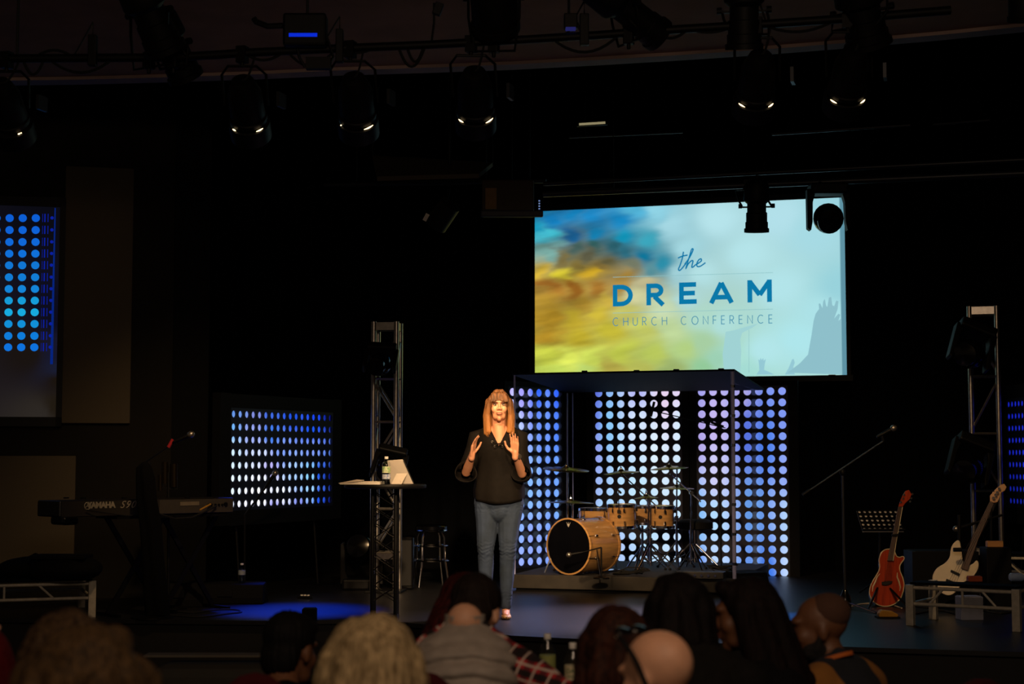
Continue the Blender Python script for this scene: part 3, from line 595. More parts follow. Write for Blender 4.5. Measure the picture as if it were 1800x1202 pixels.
# par cans; glowing arcs added at the front rim imitate leaking lamp light
lampglow = emit('lamp_glow', '#ffdca6', 4.0)
def par(px, py, pipe_px, D, label, bright=(200, 250, 290, 325), r=.115, hang=None):
    c = at(px, py, D); hang = pipe_at(pipe_px) if hang is None else hang
    t = thing('par_light', label, 'spotlight', hang, 0, 'round par lights under the ceiling edge')
    aim = (FH * .8 - Z * .6).normalized(); s_ = RT; v_ = s_.cross(aim).normalized(); v_ = v_ if v_.z > 0 else -v_
    MB().lathe([(.04, -.2), (r * .6, -.19), (r * .9, -.1), (r * .95, .08), (r * 1.02, .085), (r * 1.02, .11)], c, aim, 28).build('can', M['black'], t, world=True, smooth=True)
    MB().lathe([(r * 1.02, .13), (r * 1.12, .135), (r * 1.12, .25), (r * 1.08, .25), (r * 1.08, .14), (r * 1.02, .14)], c, aim, 28, closed=True).build('snoot', M['black'], t, world=True, smooth=True)
    MB().lathe([(r * .9, .112), (.001, .112)], c, aim, 24).build('lamp_lens', M['gloss'], t, world=True)
    def gap(a0, a1):
        pts = [c + aim * .12 + (s_ * math.cos(math.radians(a)) + v_ * math.sin(math.radians(a))) * r * 1.07 for a in [a0 + (a1 - a0) * i / 5 for i in range(6)]]
        n = len(pts); MB().tube(pts, [.0008, .003, .0045, .0045, .003, .0008], 6).build('leak_glow_arc', lampglow, t, world=True)
    gap(bright[0], bright[1]); gap(bright[2], bright[3])
    top = Vector((hang.x, hang.y, 0)) ; top = hang - Z * .08
    a, b = c + s_ * (r + .02), c - s_ * (r + .02); up = Z * max(.02, (top.z - c.z) - .02)
    MB().tube([a, a + up * .85 + (top - c - up) * .6, top + s_ * r * .75, top - s_ * r * .75, b + up * .85 + (top - c - up) * .6, b], .009, 6).build('yoke', M['black'], t, world=True)
    MB().box(hang - Z * .01, (.06, .06, .1)).cyl(hang - Z * .05, top, .012).build('clamp', M['black'], t, world=True)
    MB().tube(sag(c - aim * .2, hang + RT * .08, .05), .007, 6).build('power_cord', M['rubber'], t, world=True)
    MB().box(c + s_ * (r + .1) + Z * .03, (.02, .1, .09)).build('barn_flap', M['pipe_dk'], t, world=True)
par(433, 185, 426, 9.7, 'round par light with lit rim, first of three left of the hanging speaker', (222, 236, 298, 322))
par(626, 180, 616, 9.65, 'round par light with lit rim, middle of three left of the hanging speaker', (215, 220, 292, 325))
par(835, 170, 828, 9.6, 'round par light with lit rim, last of three left of the hanging speaker', (214, 234, 302, 332))
par(1331, 142, 1331, 9.45, 'round par light with two lit slivers above the screen', (212, 235, 305, 328))
par(1493, 135, 1490, 9.4, 'round par light with two lit slivers, right end above the screen', (212, 235, 305, 328))
par(12, 190, 12, 9.7, 'round par light nearly black at the far left', (300, 308, 309, 312))
# flood box with blue light
p = at(537, 55, 9.45)
t = thing('flood_light', 'square black flood light with a blue glow under it, on the pipe', 'flood light', pipe_at(545))
R_ = Matrix((RT, FH, Z)).transposed()
MB().box(p, (.26, .12, .2), R_).build('housing', M['black'], t, world=True, bevel=.015)
MB().box(at(535, 66, 9.45), (.17, .125, .022), R_).build('glowing_lens', emit('blue_lens', '#0b2bd0', 1.0), t, world=True)
MB().tube([at(497, 45, 9.45), at(470, 46, 9.45), at(450, 38, 9.45), at(446, 32, 9.45)], .018, 8).build('side_arm', M['black'], t, world=True)
for s_ in (-1, 1): MB().tube([at(545 + 28 * s_, 60, 9.45), at(556 + 30 * s_, 100, 9.5), at(556 + 20 * s_, 118, 9.5)], .009, 6).build('bracket_leg', M['black'], t, world=True)
MB().box(at(560, 112, 9.5), (.15, .06, .07), R_).build('ballast_box', M['black'], t, world=True)
for i, (px, y0, y1, D, w) in enumerate(((163, 62, 116, 9.5, .05), (597, 52, 110, 9.45, .045), (1027, 25, 80, 9.4, .055))):
    t = thing('junction_box', ['slim black box strapped across the pipe at the far left', 'slim black box on the pipe beside the flood light', 'slim black box on the pipe left of the slanting spotlight'][i], 'box', at(px, y1, D))
    a, b = at(px, y0, D), at(px, y1, D); MB().box((a + b) / 2, (w, .05, (a - b).length), R_).build('case', M['black'], t, world=True, bevel=.005)
    MB().tube([a, a + Z * .08, pipe_at(px - 35)], .005, 6).build('safety_wire', M['black'], t, world=True)
# wireless antenna box
t = thing('antenna_box', 'small dark box dangling on a cord above the pipe, left of centre', 'box', at(770, 16, 9.4))
MB().box(at(770, 16, 9.4), (.05, .04, .075), R_ @ Matrix.Rotation(.35, 3, 'Y')).build('case', M['black'], t, world=True, bevel=.004)
MB().tube([at(763, 5, 9.4), at(763, 40, 9.42), pipe_at(758)], .007, 6).build('cord', M['rubber'], t, world=True)
t = thing('camera_box', 'small boxy sensor with violet underside above the pipe', 'box', at(1003, 40, 9.4))
MB().box(at(1003, 38, 9.4), (.08, .06, .09), R_).build('case', M['black'], t, world=True, bevel=.006)
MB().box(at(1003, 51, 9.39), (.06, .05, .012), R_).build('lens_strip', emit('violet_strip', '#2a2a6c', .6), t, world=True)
MB().tube([at(1014, 40, 9.4), pipe_at(1025)], .008, 6).build('arm', M['black'], t, world=True)
# overstage battens
def batten(label, px0, py0, px1, py1, D0, D1, r=.025, m='black', hangs=(.15, .85), grp='overstage battens'):
    a, b = at(px0, py0, D0), at(px1, py1, D1); t = thing('batten', label, 'batten', (a + b) / 2, 0, grp)
    MB().tube([a, b], r, 10).build('pipe', M[m], t, world=True, smooth=True)
    for h in hangs:
        p = a.lerp(b, h); MB().tube([p, Vector((p.x, p.y, 9.25))], .004, 6).build('hanging_wire', M['black'], t, world=True)
    return a, b
BA = batten('upper steel batten just above the projection screen', 955, 323, 1830, 279, 14.2, 13.2, .02, 'pipe_dk')
BB = batten('lower steel batten touching the top of the projection screen', 955, 341, 1830, 303, 14.3, 13.3, .03, 'pipe_dk')
batten('long bare batten crossing high above the screen', 570, 325, 960, 318, 15.0, 14.6, .02, 'pipe_dk')
batten('short lit batten high up right of the par lights', 1357, 236, 1600, 220, 13.5, 13.2, .012, 'pipe_dk')
batten('blue-tinged batten at the upper right', 1640, 219, 1740, 211, 13.2, 13.0, .012, 'pipe_dk')
batten('dark batten in the upper middle with small clips', 1000, 241, 1200, 232, 14.8, 14.5, .012, 'pipe_dk')
t = thing('strip_light', 'short pale strip in the dark above the hanging speaker', 'light strip', at(1041, 217, 14.5))
MB().beam(at(1018, 218.5, 14.5), at(1064, 215.5, 14.5), .02, .018).build('tube', emit('dim_tube', '#8a8060', 1.0), t, world=True)
MB().beam(at(1014, 220, 14.55), at(1068, 217, 14.55), .03, .03).build('holder', M['black'], t, world=True); MB().tube([at(1041, 216, 14.5), at(1041, 216, 14.5) + Z * 3], .004, 6).build('wire', M['black'], t, world=True)
# silhouette ellipsoidal in front of the screen
def bat_at(px):
    a, b = BB; k = (px - 955) / 875; return a.lerp(b, k)
spotlight('black spotlight hanging straight down in front of the lit screen', bat_at(1328) + Z * .02, at(1330, 362, 13.8), cdir(.02, -.98, .2), .46, .115, group='fixtures hanging before the screen')
t = thing('stage_spotlight', 'black barn door clamp hanging left of the speaker near the small tag', 'spotlight', at(790, 350, 14.4), 0, 'fixtures hanging before the screen')
c = at(778, 378, 14.4); MB().lathe([(.04, -.16), (.1, -.13), (.11, .12), (.09, .13)], c, cdir(-.5, -.6, .4), 20).build('barrel', M['black'], t, world=True, smooth=True)
MB().tube([c, at(790, 335, 14.5), at(790, 322, 14.6), at(790, 322, 14.6) + Z * (9.2 - at(790, 322, 14.6).z)], .012, 8).build('yoke', M['black'], t, world=True)
MB().box(at(749, 382, 14.35), (.035, .01, .07), R_ @ Matrix.Rotation(.5, 3, 'Y')).build('paper_tag', M['paper'], t, world=True)
def moving_head(label, base_c, head_c, aim, hang=None, s=1.0, group='moving head lights', seat=None):
    base_c, head_c, aim = Vector(base_c), Vector(head_c), Vector(aim).normalized()
    t = thing('moving_head_light', label, 'moving head light', base_c, 0, group)
    d = (head_c - base_c).normalized(); side = d.cross(FH).normalized(); f = side.cross(d)
    Rm = Matrix((side, f, d)).transposed()
    MB().box(base_c, (.34 * s, .22 * s, .10 * s), Rm).build('base', M['black'], t, world=True, bevel=.02 * s)
    for k in (-1, 1):
        mb = MB(); mb.prism([(-.03 * s, .0), (.055 * s, .0), (.02 * s, .12 * s), (.015 * s, .3 * s), (.0, .38 * s), (-.03 * s, .36 * s)], base_c + side * k * .165 * s - f * .05 * s, -side * k, d, f, .1 * s); mb.build('yoke_arm', M['black'], t, world=True, bevel=.008)
    MB().ell(head_c, (.138 * s, .138 * s, .155 * s), Matrix((frame_of(aim)[0], frame_of(aim)[1], aim)).transposed(), 20, 14).build('head', M['gloss'], t, world=True, smooth=True)
    MB().lathe([(.1 * s, .06 * s), (.11 * s, .12 * s), (.105 * s, .15 * s), (.08 * s, .155 * s), (.001, .165 * s)], head_c, aim, 20).build('lens', M['gloss'], t, world=True, smooth=True)
    if hang is not None: MB().tube([base_c, hang], .02 * s, 8).build('clamp', M['black'], t, world=True)
    return t
moving_head('black moving head hanging with open yoke at the screen top right corner', at(1455, 333, 13.6), at(1456, 384, 13.6), cdir(-.1, -.4, -1), bat_at(1454), .95)
# hanging speaker / projector
t = thing('hanging_speaker', 'dark wooden box hung under the rig at the screen top left corner', 'speaker', at(900, 385, 14.4))
c = at(893, 350, 14.5); MB().box(c, (.47, .45, .28), R_).build('cabinet', mat('dark_box', '#3b2c1c', .7), t, world=True, bevel=.01)
MB().box(at(900, 376, 14.2), (.56, .06, .055), R_).build('bottom_plate', mat('grey_plate', '#33333a', .6), t, world=True, bevel=.01)
MB().box(at(863, 349, 14.22), (.10, .02, .19), R_).build('pale_strip', mat('pale_strip', '#8a6a40', .8), t, world=True)
for i in range(5): MB().box(at(948, 353 + i * 4.6, 14.2), (.014, .01, .011), R_).build('status_light', emit('led', '#7088b8', .8), t, world=True)
for s_ in (-1, 1): MB().tube([c + RT * .2 * s_ + Z * .14, c + RT * .2 * s_ + Z * 4.0], .006, 6).build('hanging_wire', M['black'], t, world=True)
t = thing('ceiling_panel', 'dim tan slanted acoustic panel hung left of the speaker', 'panel', at(760, 300, 14.2), 0)
a, b, c_, d_ = at(663, 318, 14.0), at(842, 313, 14.0), at(866, 293, 14.9), at(655, 280, 15.2)
MB().add([a, b, c_, d_] + [q + Z * .04 for q in (a, b, c_, d_)], [(0, 1, 2, 3), (7, 6, 5, 4), (0, 4, 5, 1), (1, 5, 6, 2), (2, 6, 7, 3), (3, 7, 4, 0)]).build('slab', M['tan'], t, world=True)
for q in (d_, c_): MB().tube([q, q + Z * 4.0], .005, 6).build('hanging_wire', M['black'], t, world=True)

# ================================================================ TRUSS TOWERS
def tower(label, base, size, height, rz, seg=.5):
    base = Vector(base); t = thing('truss_tower', label, 'truss', base, rz, 'aluminium truss towers')
    h = size / 2; r = .024; m = M['alu']
    for sx in (-1, 1):
        for sy in (-1, 1): MB().cyl((sx * h, sy * h, .02), (sx * h, sy * h, height), r, n=12).build('chord', m, t, smooth=True)
    MB().box((0, 0, .01), (size + .12, size + .12, .02)).build('base_plate', M['black'], t, bevel=.004)
    for sx in (-1, 1):
        MB().box((0, sx * h, height - .04), (size, .02, .07)).build('end_plate', m, t)
        MB().box((sx * h, 0, height - .04), (.02, size, .07)).build('end_plate', m, t)
        MB().box((0, sx * h, .32), (size, .02, .05)).build('end_plate', m, t)
    n = int((height - .35) / seg); z = .35; dz = (height - .12 - z) / n
    C4 = [(-h, -h), (h, -h), (h, h), (-h, h)]
    me = {}
    for k in range(4):
        a, b = C4[k], C4[(k + 1) % 4]
        for i in range(n):
            z0 = z + dz * i; z1 = z0 + dz; sw = ((i % 2 == 0) == (k < 2))
            key = (k, sw)
            if key not in me:
                mb = MB(); p, q = ((*a, .03), (*b, dz - .03)) if sw else ((*b, .03), (*a, dz - .03)); mb.cyl(p, q, .011, n=6); me[key] = mb.mesh('brace'); me[key].materials.append(m)
                hm = MB(); hm.cyl((*a, 0), (*b, 0), .01, n=6); me[(k, 'h')] = hm.mesh('rung'); me[(k, 'h')].materials.append(m)
            o = link('brace', me[key], t); o.location.z = z0
            o = link('rung', me[(k, 'h')], t); o.location.z = z0
    return t
TL = on_z(678, 1040, STAGE); TLt = at(678, 567, depth_of(TL)).z
tower('slim aluminium truss tower behind the high table', TL, .205, TLt - STAGE, YAW - .10, .36)
TR = on_z(1738, 1030, STAGE); TRt = at(1727, 540, depth_of(TR)).z
tower('taller aluminium truss tower lit warm at the right, behind the bass guitar', TR, .245, TRt - STAGE, YAW - .29, .47)
dl = depth_of(TL); dr = depth_of(TR)
moving_head('black moving head clamped high inside the left truss tower', at(672, 618, dl - .35), at(668, 640, dl - .5), cdir(-.3, -.3, -1), TL + Z * (at(672, 618, dl).z - STAGE), .75)
moving_head('black moving head on the left truss tower just above the high table', at(690, 798, dl - .4), at(683, 822, dl - .5), cdir(-.2, -.5, -1), TL + Z * (at(690, 798, dl).z - STAGE), .75)
moving_head('large black moving head high on the right truss tower', at(1715, 582, dr - .4), at(1705, 622, dr - .5), cdir(-.7, -.1, -1), TR + Z * (at(1728, 582, dr).z - STAGE), 1.0)
moving_head('large black moving head low on the right truss tower above the bass', at(1712, 782, dr - .4), at(1702, 824, dr - .5), cdir(-.6, -.2, -1), TR + Z * (at(1728, 782, dr).z - STAGE), 1.0)
# second moving head standing on the floor by the left tower
q = on_z(636, 1036, STAGE); moving_head('black moving head standing on the stage floor left of the high table', q + Z * .05, q + Z * .36, cdir(-.2, .3, -1), None, 1.0)
q = on_z(712, 1036, STAGE)
t = thing('flight_case', 'dark glossy case with round cut-out standing behind the high table', 'case', q, YAW)
MB().box((0, .12, .24), (.16, .3, .48)).build('shell', M['gloss'], t, bevel=.02)
MB().box((0, -.035, .24), (.13, .02, .42)).build('front_panel', M['black'], t, bevel=.01)
# ================================================================ HIGH TABLE
HT = on_z(676, 1090, STAGE)
TH = at(676, 851, depth_of(HT)).z - STAGE
t = thing('cocktail_table', 'round black high table with a black truss pedestal left of the presenter', 'table', HT, YAW)
MB().lathe([(.28, TH - .03), (.302, TH - .026), (.306, TH - .012), (.30, TH)], n=48).build('tabletop', M['black'], t, smooth=True)
MB().box((0, 0, .02), (.2, .2, .04)).build('foot_block', M['matte'], t, bevel=.004)
lw_ = .085
for sx in (-1, 1):
    for sy in (-1, 1): MB().cyl((sx * lw_, sy * lw_, .0), (sx * lw_, sy * lw_, TH - .03), .015, n=10).build('leg', M['black'], t, smooth=True)
zz = .14
k = 0
while zz < TH - .16:
    for sy in (-1, 1):
        MB().cyl((-lw_, sy * lw_, zz), (lw_, sy * lw_, zz + .11), .004, n=6).build('lattice_rod', M['chrome'], t)
        MB().cyl((lw_, sy * lw_, zz), (-lw_, sy * lw_, zz + .11), .004, n=6).build('lattice_rod', M['black'], t)
    for sx in (-1, 1): MB().cyl((sx * lw_, -lw_, zz), (sx * lw_, lw_, zz + .11), .004, n=6).build('lattice_rod', M['chrome' if k % 2 else 'black'], t)
    zz += .115; k += 1
TZ = STAGE + TH
Rt = Matrix.Rotation(YAW, 3, 'Z')
def tt(px, py=851, dy=0.): # point on the tabletop plane by image column
    p = at(px, py, depth_of(HT) + dy); p.z = TZ; return p
t = thing('tablet', 'silver tablet propped on its kickstand, back to the hall', 'tablet', tt(700))
c = tt(700, dy=.02); H_ = .165
def tpt(px, py, dy): return at(px, py, depth_of(HT) + dy)
a, b, c2, d = tpt(727, 846, .1), tpt(686, 846, .1), tpt(681, 810, .02), tpt(708, 808, .02)
for q in (a, b): q.z = TZ + .002
n_ = (b - a).cross(d - a).normalized() * .008
MB().add([a, b, c2, d, a + n_, b + n_, c2 + n_, d + n_], [(0, 1, 2, 3), (7, 6, 5, 4), (0, 4, 5, 1), (1, 5, 6, 2), (2, 6, 7, 3), (3, 7, 4, 0)]).build('case_back', M['silver'], t, world=True)
e, f_, g_ = tpt(716, 832, -.0), tpt(697, 833, -.02), tpt(706, 846, -.12); e2 = tpt(688, 846, -.1)
for q in (g_, e2): q.z = TZ + .002
nn = (f_ - e).cross(g_ - e).normalized() * .003
MB().add([e, f_, e2, g_, e + nn, f_ + nn, e2 + nn, g_ + nn], [(0, 1, 2, 3), (7, 6, 5, 4), (0, 4, 5, 1), (1, 5, 6, 2), (2, 6, 7, 3), (3, 7, 4, 0)]).build('kickstand', M['silver'], t, world=True)
MB().beam(tpt(709.5, 808.5, .015), a + Z * .004, .006, .006).build('side_edge', M['pipe_dk'], t, world=True)
t = thing('notebook', 'open pale notebook with raised cover lying at the left rim of the high table', 'notebook', tt(640))
a, b, c2, d = tt(597, dy=-.05), tt(668, dy=-.12), tt(676, dy=.14), tt(628, dy=.14)
MB().add([a, b, c2, d] + [q + Z * z_ for q, z_ in ((a, .006), (b, .018), (c2, .02), (d, .02))], [(3, 2, 1, 0), (4, 5, 6, 7), (0, 1, 5, 4), (1, 2, 6, 5), (2, 3, 7, 6), (3, 0, 4, 7)]).build('page_block', M['paper'], t, world=True)
a, b, c2, d = tt(595, dy=-.04) + Z * .006, tt(627, dy=.1) + Z * .03, tt(640, dy=.12) + Z * .026, tt(610, dy=-.06) + Z * .01
MB().add([a, b, c2, d] + [q + Z * .004 for q in (a, b, c2, d)], [(3, 2, 1, 0), (4, 5, 6, 7), (0, 1, 5, 4), (1, 2, 6, 5), (2, 3, 7, 6), (3, 0, 4, 7)]).build('cover', M['silver'], t, world=True)
M['pet'] = glass('clear_plastic', '#f8fafa', .05, ior=1.5)
M['cap'] = mat('bottle_cap', '#e6e2da', .5, var=.03)
def bottle(label, p, h=.205, r=.031, lab=('#ddd6b0',), text=None, face=YAW, grp='plastic water bottles', tcol='#1f6a34'):
    t = thing('water_bottle', label, 'water bottle', p, 0, grp)
    k = h / .205
    pr = [(r * .8, 0), (r, .006), (r, .03 * k)]
    for i in range(5): z_ = .03 * k + i * .011 * k; pr += [(r * .95, z_ + .003), (r, z_ + .008)]
    pr += [(r, .145 * k), (r * .9, .158 * k), (r * .45, .18 * k), (r * .4, .19 * k)]
    MB().lathe(pr, n=24).build('bottle_body', M['pet'], t, smooth=True, sharp=80)
    MB().lathe([(r * .43, .186 * k), (r * .45, .188 * k), (r * .45, h - .002), (r * .4, h)], n=20).build('cap', M['cap'], t, smooth=True)
    MB().lathe([(r * .86, .002), (r * .93, .006), (r * .93, .11 * k), (.001, .11 * k)], n=20).build('water', glass('water', '#eef2f2', .02, ior=1.33), t, smooth=True)
    MB().lathe([(r * 1.015, .085 * k), (r * 1.015, .132 * k)], n=24).build('label_band', mat('bottle_label', lab[0], .6, scale=40, hex2=lab[1] if len(lab) > 1 else None), t, smooth=True)
    u = Vector((math.cos(face), math.sin(face), 0)); w = Vector((u.y, -u.x, 0))
    if text:
        for i, (tx, sz, zz_) in enumerate(text):
            me = text_mesh(tx, sz, extrude=.0003)
            for v in me.vertices:                       # wrap the lettering around the band
                a = v.co.x / (r * 1.03); v.co = Vector((math.sin(a) * r * 1.035, -math.cos(a) * r * 1.035 - v.co.z, zz_ * k + v.co.y))
            me.transform(Matrix.Rotation(face, 4, 'Z')); link('label_lettering', me, t, mat('label_ink', tcol, .7))
    MB().lathe([(r * 1.01, .04 * k), (r * 1.01, .075 * k)], n=24).build('print_band', mat('blue_print', '#2c5fae', .6, hex2='#d0d4d8', scale=55), t, smooth=True) if len(lab) > 1 else None
    return t
bottle('clear water bottle with green and blue label on the high table', tt(679, dy=-.1), .205, .031, ('#e8e4c0', '#6fae6a'))
bottle('small water bottle standing on the black floor monitor at the left', on_z(395, 1062, STAGE) + RT * .12 + FH * .1 + Z * .166, .16, .03, ('#9aa4a8',))
# ================================================================ STOOL
q = on_z(758, 1030, STAGE); t = thing('bar_stool', 'chrome bar stool with black round seat behind the presenter', 'stool', q, YAW)
sh = at(758, 922, depth_of(q)).z - STAGE
MB().lathe([(.13, sh - .07), (.15, sh - .06), (.15, sh - .015), (.13, sh)], n=28).build('seat', M['gloss'], t, smooth=True)
MB().lathe([(.151, sh - .062), (.156, sh - .055), (.151, sh - .045)], n=28, closed=True).build('seat_ring', M['chrome'], t, smooth=True)
for k in range(4):
    a = PI / 4 + k * PI / 2 + .25; ca, sa = math.cos(a), math.sin(a)
    MB().tube([(ca * .12, sa * .12, sh - .07), (ca * .145, sa * .145, sh - .12), (ca * .15, sa * .15, sh * .45), (ca * .2, sa * .2, .0)], .011, 8).build('leg', M['chrome'], t, smooth=True)
for zz_, rr in ((sh * .66, .155), (sh * .42, .165)):
    MB().tube([(math.cos(a) * rr, math.sin(a) * rr, zz_) for a in [2 * PI * i / 28 for i in range(29)]], .008, 8, cap=False).build('foot_ring', M['chrome'], t, smooth=True)
# ================================================================ KEYBOARD AND LEFT GEAR
KA = at(104, 895, 11.7); KB = at(411, 887, 12.75); KB.z = KA.z = at(104, 895, 11.7).z
ku = (KB - KA).normalized(); kw = Vector((ku.y, -ku.x, 0)); KL = (KB - KA).length; KR = Matrix((ku, -kw, Z)).transposed()
kz = KA.z
t = thing('keyboard', 'long black stage keyboard seen from behind on a stand at the left', 'keyboard', (KA + KB) / 2)
M['kb'] = mat('keyboard_grey', '#4a443c', .5, .2, scale=30)
M['kbd'] = mat('keyboard_dark', '#1c1a18', .4, scale=30)
mid = (KA + KB) / 2
MB().box(mid - kw * .17, (KL, .34, .12), KR).build('body', M['kbd'], t, world=True, bevel=.012)
MB().box(mid + kw * .004 + ku * KL * .27, (KL * .44, .01, .105), KR).build('rear_panel', M['kb'], t, world=True)
MB().box(mid + kw * .002 - ku * KL * .22, (KL * .54, .008, .11), KR).build('brand_panel', mat('kb_panel', '#2e2a25', .45), t, world=True)
MB().box(KA + ku * .06 + kw * -.03 - Z * .085, (.13, .2, .06), KR).build('left_pod', M['gloss'], t, world=True, bevel=.02)
kf = KA + kw * .008
def kp(px, py):
    r_ = ray(px, py); o_ = CAM; n = kw; return o_ + r_ * ((kf - o_).dot(n) / r_.dot(n))
lt_m = mat('logo_silver', '#b9aF9c'.lower(), .4, .3)
put_text('brand_lettering', 'YAMAHA', .062, lt_m, t, kp(178, 888), ku, Z, bold=.003, extrude=.001, spacing=.86)
put_text('model_lettering', 'S90', .078, lt_m, t, kp(224, 887), ku, Z, font_shear=.45, extrude=.001, spacing=1.2)
lc = kp(154, 889)
MB().tube([lc + ku * (.026 * math.cos(a)) + Z * (.026 * math.sin(a)) for a in [2 * PI * i / 24 for i in range(25)]], .003, 6, cap=False).build('logo_ring', lt_m, t, world=True)
for a in (90, 210, 330):
    d = ku * math.cos(math.radians(a)) + Z * math.sin(math.radians(a)); MB().beam(lc - d * .006, lc + d * .022, .004, .003, up=kw).build('logo_fork', lt_m, t, world=True)
MB().box(kp(333, 885) + kw * .004, (.17, .004, .03), KR).build('info_plate', mat('plate', '#7a6f5c', .6), t, world=True)
for px in (365, 371, 378, 384, 390): MB().cyl(kp(px, 887), kp(px, 887) + kw * .012, .009, n=8).build('socket', M['black'], t, world=True)
MB().cyl(kp(396, 886), kp(396, 886) + kw * .012, .016, n=12).build('dial', M['black'], t, world=True)
for px in (120, 150, 222, 333, 383): MB().box(kp(px, 878) - kw * .03 + Z * .012, (.03, .03, .01), KR).build('slider_cap', M['black'], t, world=True)
# x-shaped stand
t = thing('keyboard_stand', 'black folding stand under the keyboard', 'stand', (mid.x, mid.y, STAGE))
for k, s_ in ((-.02, 1), (.3, 1)):
    for e_ in (-1, 1):
        c_ = mid + ku * KL * k; a = c_ - kw * .16 + ku * .24 * e_; a.z = kz - .07; b = c_ - kw * .16 - ku * .24 * e_; b.z = STAGE + .015
        MB().beam(a + kw * .02 * e_, b + kw * .02 * e_, .025, .035).build('leg', M['black'], t, world=True)
    for zz_ in (kz - .075,): MB().beam(c_ - kw * .32 + Z * (zz_ - c_.z), c_ + kw * .0 + Z * (zz_ - c_.z), .5, .02).build('support_bar', M['black'], t, world=True)
    for e_ in (-1, 1):
        b = c_ - kw * .16 - ku * .24 * e_; b.z = STAGE + .012; MB().beam(b - kw * .2, b + kw * .2, .03, .024).build('foot_bar', M['black'], t, world=True)
def cable(label, pts, r=.006, m='rubber', grp=None, name='cable'):
    t = MB().tube(pts, r, 6).build(name, M[m], None, smooth=True); tag(t, label, 'cable', grp); return t
M['yellow'] = mat('yellow_tape', '#b8862a', .6)
cable('thin black lead drooping from the right end of the keyboard', smooth3 := [kp(378, 889) + kw * .02, kp(360, 896) + kw * .05, kp(330, 909) + kw * .06, kp(300, 911) + kw * .06, kp(272, 902) + kw * .05], .007)
cable('short yellow-sleeved lead plugged into the keyboard back', [kp(367, 886) + kw * .025, kp(357, 890) + kw * .045, kp(344, 896) + kw * .06], .008, 'yellow')
cable('thin lead looping under the brand lettering of the keyboard', [kp(150, 896) + kw * .02, kp(180, 901) + kw * .05, kp(215, 906) + kw * .05, kp(250, 904) + kw * .04], .005)
M['red'] = mat('red_tape', '#b01c24', .6)
def mic(t, p, d, s=1.0):
    p, d = Vector(p), Vector(d).normalized()
    MB().lathe([(.009 * s, 0), (.013 * s, .02 * s), (.017 * s, .13 * s)], p, d, 14).build('mic_handle', M['black'], t, world=True, smooth=True)
    MB().ell(p + d * .155 * s, (.027 * s, .027 * s, .03 * s), Matrix((frame_of(d)[0], frame_of(d)[1], d)).transposed(), 14, 10).build('mic_grille', M['alu'], t, world=True, smooth=True)
# draped mic stand in front of the keyboard
q = on_z(268, 1086, STAGE); dq = depth_of(q)
t = thing('microphone_stand', 'tall microphone stand wrapped in black cloth in front of the keyboard', 'microphone stand', q)
MB().lathe([(.16, 0), (.16, .012), (.03, .03)], q, Z, 24).build('round_base', M['black'], t, world=True, smooth=True)
def zc(px, py): return at(px, py, dq)
MB().cyl(q, zc(262, 812), .012).build('pole', M['black'], t, world=True)
cloth = MB(); pts = [(zc(276, 1080), .085), (zc(272, 1040), .085), (zc(268, 980), .075), (zc(264, 920), .075), (zc(258, 880), .07), (zc(256, 840), .065), (zc(254, 822), .055), (zc(256, 812), .02)]
rings = []
for i, (p_, r_) in enumerate(pts): rings.append([p_ + (RT * math.cos(a) + FH * math.sin(a)) * r_ * (1 + .14 * math.sin(5 * a + i * .5)) for a in [2 * PI * j / 40 for j in range(40)]])
cloth.loft(rings).build('cloth_wrap', M['black_cloth'], t, world=True, smooth=True, sharp=80)
MB().cyl(zc(256, 812), zc(302, 780), .006).build('boom_arm', M['black'], t, world=True)
MB().cyl(zc(296, 786), zc(304, 772), .013).build('red_tape', M['red'], t, world=True)
mic(t, zc(302, 778), zc(323, 769) - zc(302, 778))
# small percussion / cup holder cluster
q2 = on_z(296, 1070, STAGE); d2 = depth_of(q2)
t = thing('accessory_stand', 'dark stand with glinting metal cups behind the wrapped microphone stand', 'stand', q2)
MB().cyl(q2, at(296, 830, d2), .012).build('pole', M['black'], t, world=True); MB().lathe([(.15, 0), (.15, .012), (.02, .03)], q2, Z, 20).build('round_base', M['black'], t, world=True)
for px, y0, y1, r_ in ((290, 812, 850, .028), (306, 815, 856, .03), (282, 834, 862, .02)):
    MB().cyl(at(px, y1, d2), at(px, y0, d2), r_, n=14).build('cup', mat('dark_chrome', '#3a3022', .25, .8), t, world=True, smooth=True)
MB().beam(at(276, 858, d2), at(312, 858, d2), .02, .02).build('cross_bar', M['black'], t, world=True)
MB().beam(at(270, 884, d2 - .0), at(304, 877, d2), .03, .03).build('clamp', M['black'], t, world=True)

